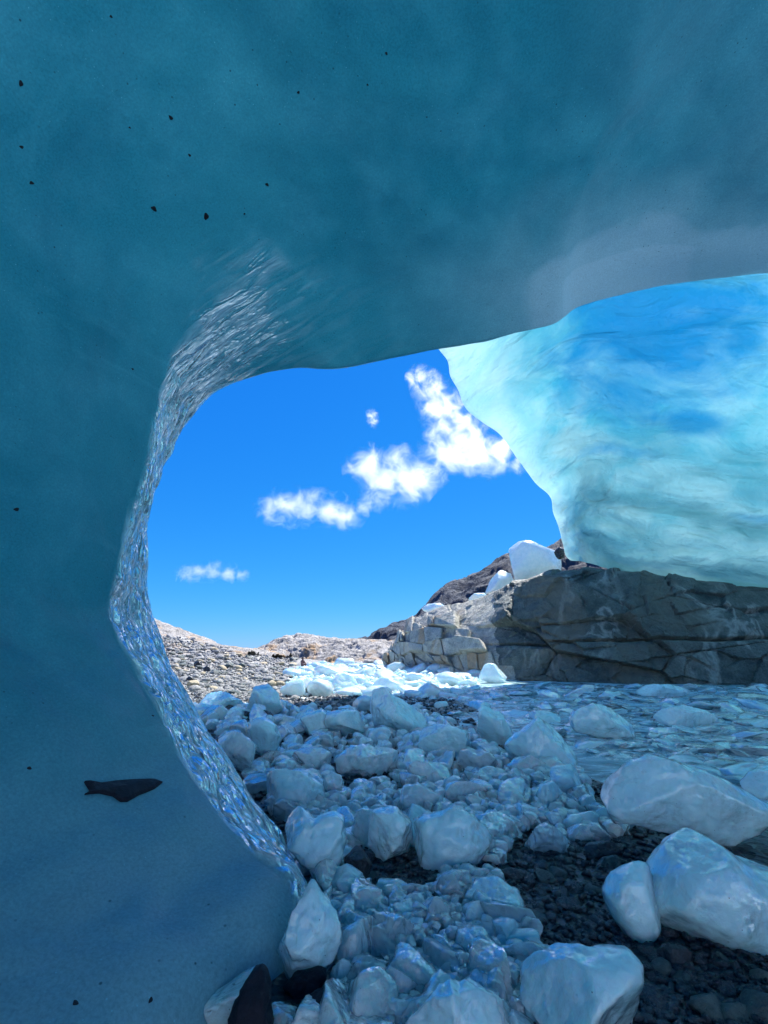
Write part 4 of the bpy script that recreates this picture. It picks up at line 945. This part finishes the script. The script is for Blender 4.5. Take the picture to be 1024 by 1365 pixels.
stuff('ice_crumbs', 'fine broken ice crumbs filling the shaded rubble heap', 'ice', heap, 4200, (6, 26), 2, M_CRUMB, 520, sink=0.12, holes=hole)
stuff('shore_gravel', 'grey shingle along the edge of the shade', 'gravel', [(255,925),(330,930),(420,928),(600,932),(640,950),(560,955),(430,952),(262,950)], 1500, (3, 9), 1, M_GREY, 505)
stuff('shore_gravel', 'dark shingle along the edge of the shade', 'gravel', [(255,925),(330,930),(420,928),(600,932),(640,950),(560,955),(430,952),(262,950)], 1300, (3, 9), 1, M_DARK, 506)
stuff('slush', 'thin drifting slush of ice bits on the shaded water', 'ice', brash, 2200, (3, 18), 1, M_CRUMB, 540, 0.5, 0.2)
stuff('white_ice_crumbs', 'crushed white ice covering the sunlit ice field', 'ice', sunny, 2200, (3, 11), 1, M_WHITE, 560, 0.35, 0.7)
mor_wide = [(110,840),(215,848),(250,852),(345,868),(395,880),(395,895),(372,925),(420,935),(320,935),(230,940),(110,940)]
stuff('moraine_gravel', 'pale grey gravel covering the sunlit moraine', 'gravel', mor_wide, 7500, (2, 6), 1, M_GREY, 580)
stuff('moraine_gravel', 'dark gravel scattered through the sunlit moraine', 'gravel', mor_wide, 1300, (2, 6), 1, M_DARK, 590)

# ------------------------------------------------------------------ the small figure by the pond
def person(px, py):
    p = ground_hit(px, py); x, y, z = p
    me = bpy.data.meshes.new('person')
    J = [(0,0,.28),(0,.03,.48),(0,.0,.66),(0,-.02,.76),(0,-.03,.86),(0,-.05,.93), (.17,0,.64),(.22,-.14,.46),(.14,-.32,.42), (-.17,0,.64),(-.22,-.14,.46),(-.14,-.32,.42),
         (.10,-.02,.26),(.14,-.36,.42),(.13,-.34,.06),(.14,-.48,.04), (-.10,-.02,.26),(-.14,-.36,.42),(-.13,-.34,.06),(-.14,-.48,.04)]
    Rr = [.16,.15,.15,.06,.10,.08, .07,.055,.04, .07,.055,.04, .09,.075,.05,.045, .09,.075,.05,.045]
    E = [(0,1),(1,2),(2,3),(3,4),(4,5),(2,6),(6,7),(7,8),(2,9),(9,10),(10,11),(0,12),(12,13),(13,14),(14,15),(0,16),(16,17),(17,18),(18,19)]
    me.from_pydata([Vector(j) for j in J], E, []); o = bpy.data.objects.new('tmp', me); COL.objects.link(o)
    o.modifiers.new('s', 'SKIN'); o.modifiers.new('d', 'SUBSURF').levels = 2
    for k, v in enumerate(me.skin_vertices[0].data): v.radius = (Rr[k], Rr[k]); v.use_root = (k == 0)
    dg = bpy.context.evaluated_depsgraph_get(); dg.update(); m2 = bpy.data.meshes.new_from_object(o.evaluated_get(dg)); bpy.data.objects.remove(o)
    m2.name = 'person'
    cloth = mat_stone('brown_cloth', (0.10, 0.05, 0.05), (0.22, 0.11, 0.11), 0.9, 6, 0.2)
    root = add_obj('person', m2, cloth, loc=(x, y, z - 0.03)); root.rotation_euler = (0, 0, 0.8); root.scale = (1.05,) * 3
    tag(root, 'person in reddish brown clothes crouching by the far pond', 'person')
    P, Fc = chunk(2, (.125, .125, .12), 2, 5, 0.05); hair = mesh_from('hair', P + np.array([0, 0.02, .91]), Fc)
    add_obj('hair', hair, M_BLACK, root)
person(403, 890.5)

# ------------------------------------------------------------------ clouds
def cloud(label, puffs, Y, dens, seed, wisp=1.0):
    W = [(at_y(px, py, Y), r / F * Y * 1.15) for px, py, r in puffs]
    c = sum(w[0] for w in W) / len(W)
    bm = bmesh.new()
    for p, r in W:
        bmesh.ops.create_icosphere(bm, subdivisions=3, radius=r * 1.22, matrix=Matrix.Translation(Vector(p - c)))
    me = bpy.data.meshes.new('t'); bm.to_mesh(me); bm.free(); o = bpy.data.objects.new('t', me); COL.objects.link(o)
    md = o.modifiers.new('r', 'REMESH'); md.mode = 'VOXEL'; md.voxel_size = min(r for _, r in W) * 0.35
    dg = bpy.context.evaluated_depsgraph_get(); m2 = bpy.data.meshes.new_from_object(o.evaluated_get(dg)); bpy.data.objects.remove(o); m2.name = 'cloud'
    t = NT('cloud_vapour'); co = t.obj(); best = None
    for p, r in W:
        d = t.n('VectorMath', operation='DISTANCE'); t.l(co, d.inputs[0]); d.inputs[1].default_value = tuple(p - c)
        v = t.math('SUBTRACT', 1.0, t.math('DIVIDE', d.outputs['Value'], float(r)))
        best = v if best is None else t.math('SMOOTH_MAX', best, v, 0.25)
    rm = float(np.mean([r for _, r in W])); sv = t.n('VectorMath', operation='ADD'); t.l(co, sv.inputs[0]); sv.inputs[1].default_value = (seed * 111.0, 0, 0)
    n1 = t.noise(sv.outputs[0], 1.15 / rm, 9, 0.68, 0.9)
    dn = t.math('ADD', t.math('MULTIPLY', best, 1.3), t.math('MULTIPLY', t.math('SUBTRACT', n1, 0.5), 5.5 * wisp))
    dn = t.math('MULTIPLY', t.math('SUBTRACT', dn, 0.12), 0.40, clamp=True)
    dn = t.math('MULTIPLY', t.math('POWER', dn, 1.7), dens * 40.0 / rm)
    pv = t.n('VolumePrincipled'); pv.inputs['Color'].default_value = (0.98, 0.98, 0.99, 1); pv.inputs['Anisotropy'].default_value = 0.55
    t.l(dn, pv.inputs['Density']); t.l(pv.outputs[0], t.out.inputs['Volume'])
    o = add_obj('cloud', m2, t.m, loc=tuple(c)); tag(o, label, 'cloud')
cloud('small flat cloud low above the moraine', [(248,765,12),(265,763,12),(285,762,13),(305,763,12),(322,766,9)], 1400, 0.06, 1, 0.8)
cloud('long cloud drifting left of the puffy one', [(358,680,17),(382,676,24),(410,676,24),(438,678,24),(462,688,20),(480,676,14)], 1400, 0.06, 2)
cloud('large puffy white cloud in the middle of the sky', [(490,622,28),(512,640,36),(538,632,36),(560,628,30),(545,655,24),(582,628,18)], 1400, 0.07, 3)
cloud('brightest cloud tucked against the edge of the vault', [(590,596,28),(615,585,38),(640,600,36),(665,600,28),(690,618,16),(605,610,22)], 1400, 0.08, 4)
cloud('wispy cloud reaching up beside the tip of the vault', [(560,505,18),(575,520,24),(582,545,26),(598,545,24),(610,560,22)], 1400, 0.05, 5, 1.2)
cloud('tiny wisp of cloud alone in the blue', [(496,553,9),(498,562,8)], 1400, 0.04, 6, 1.0)
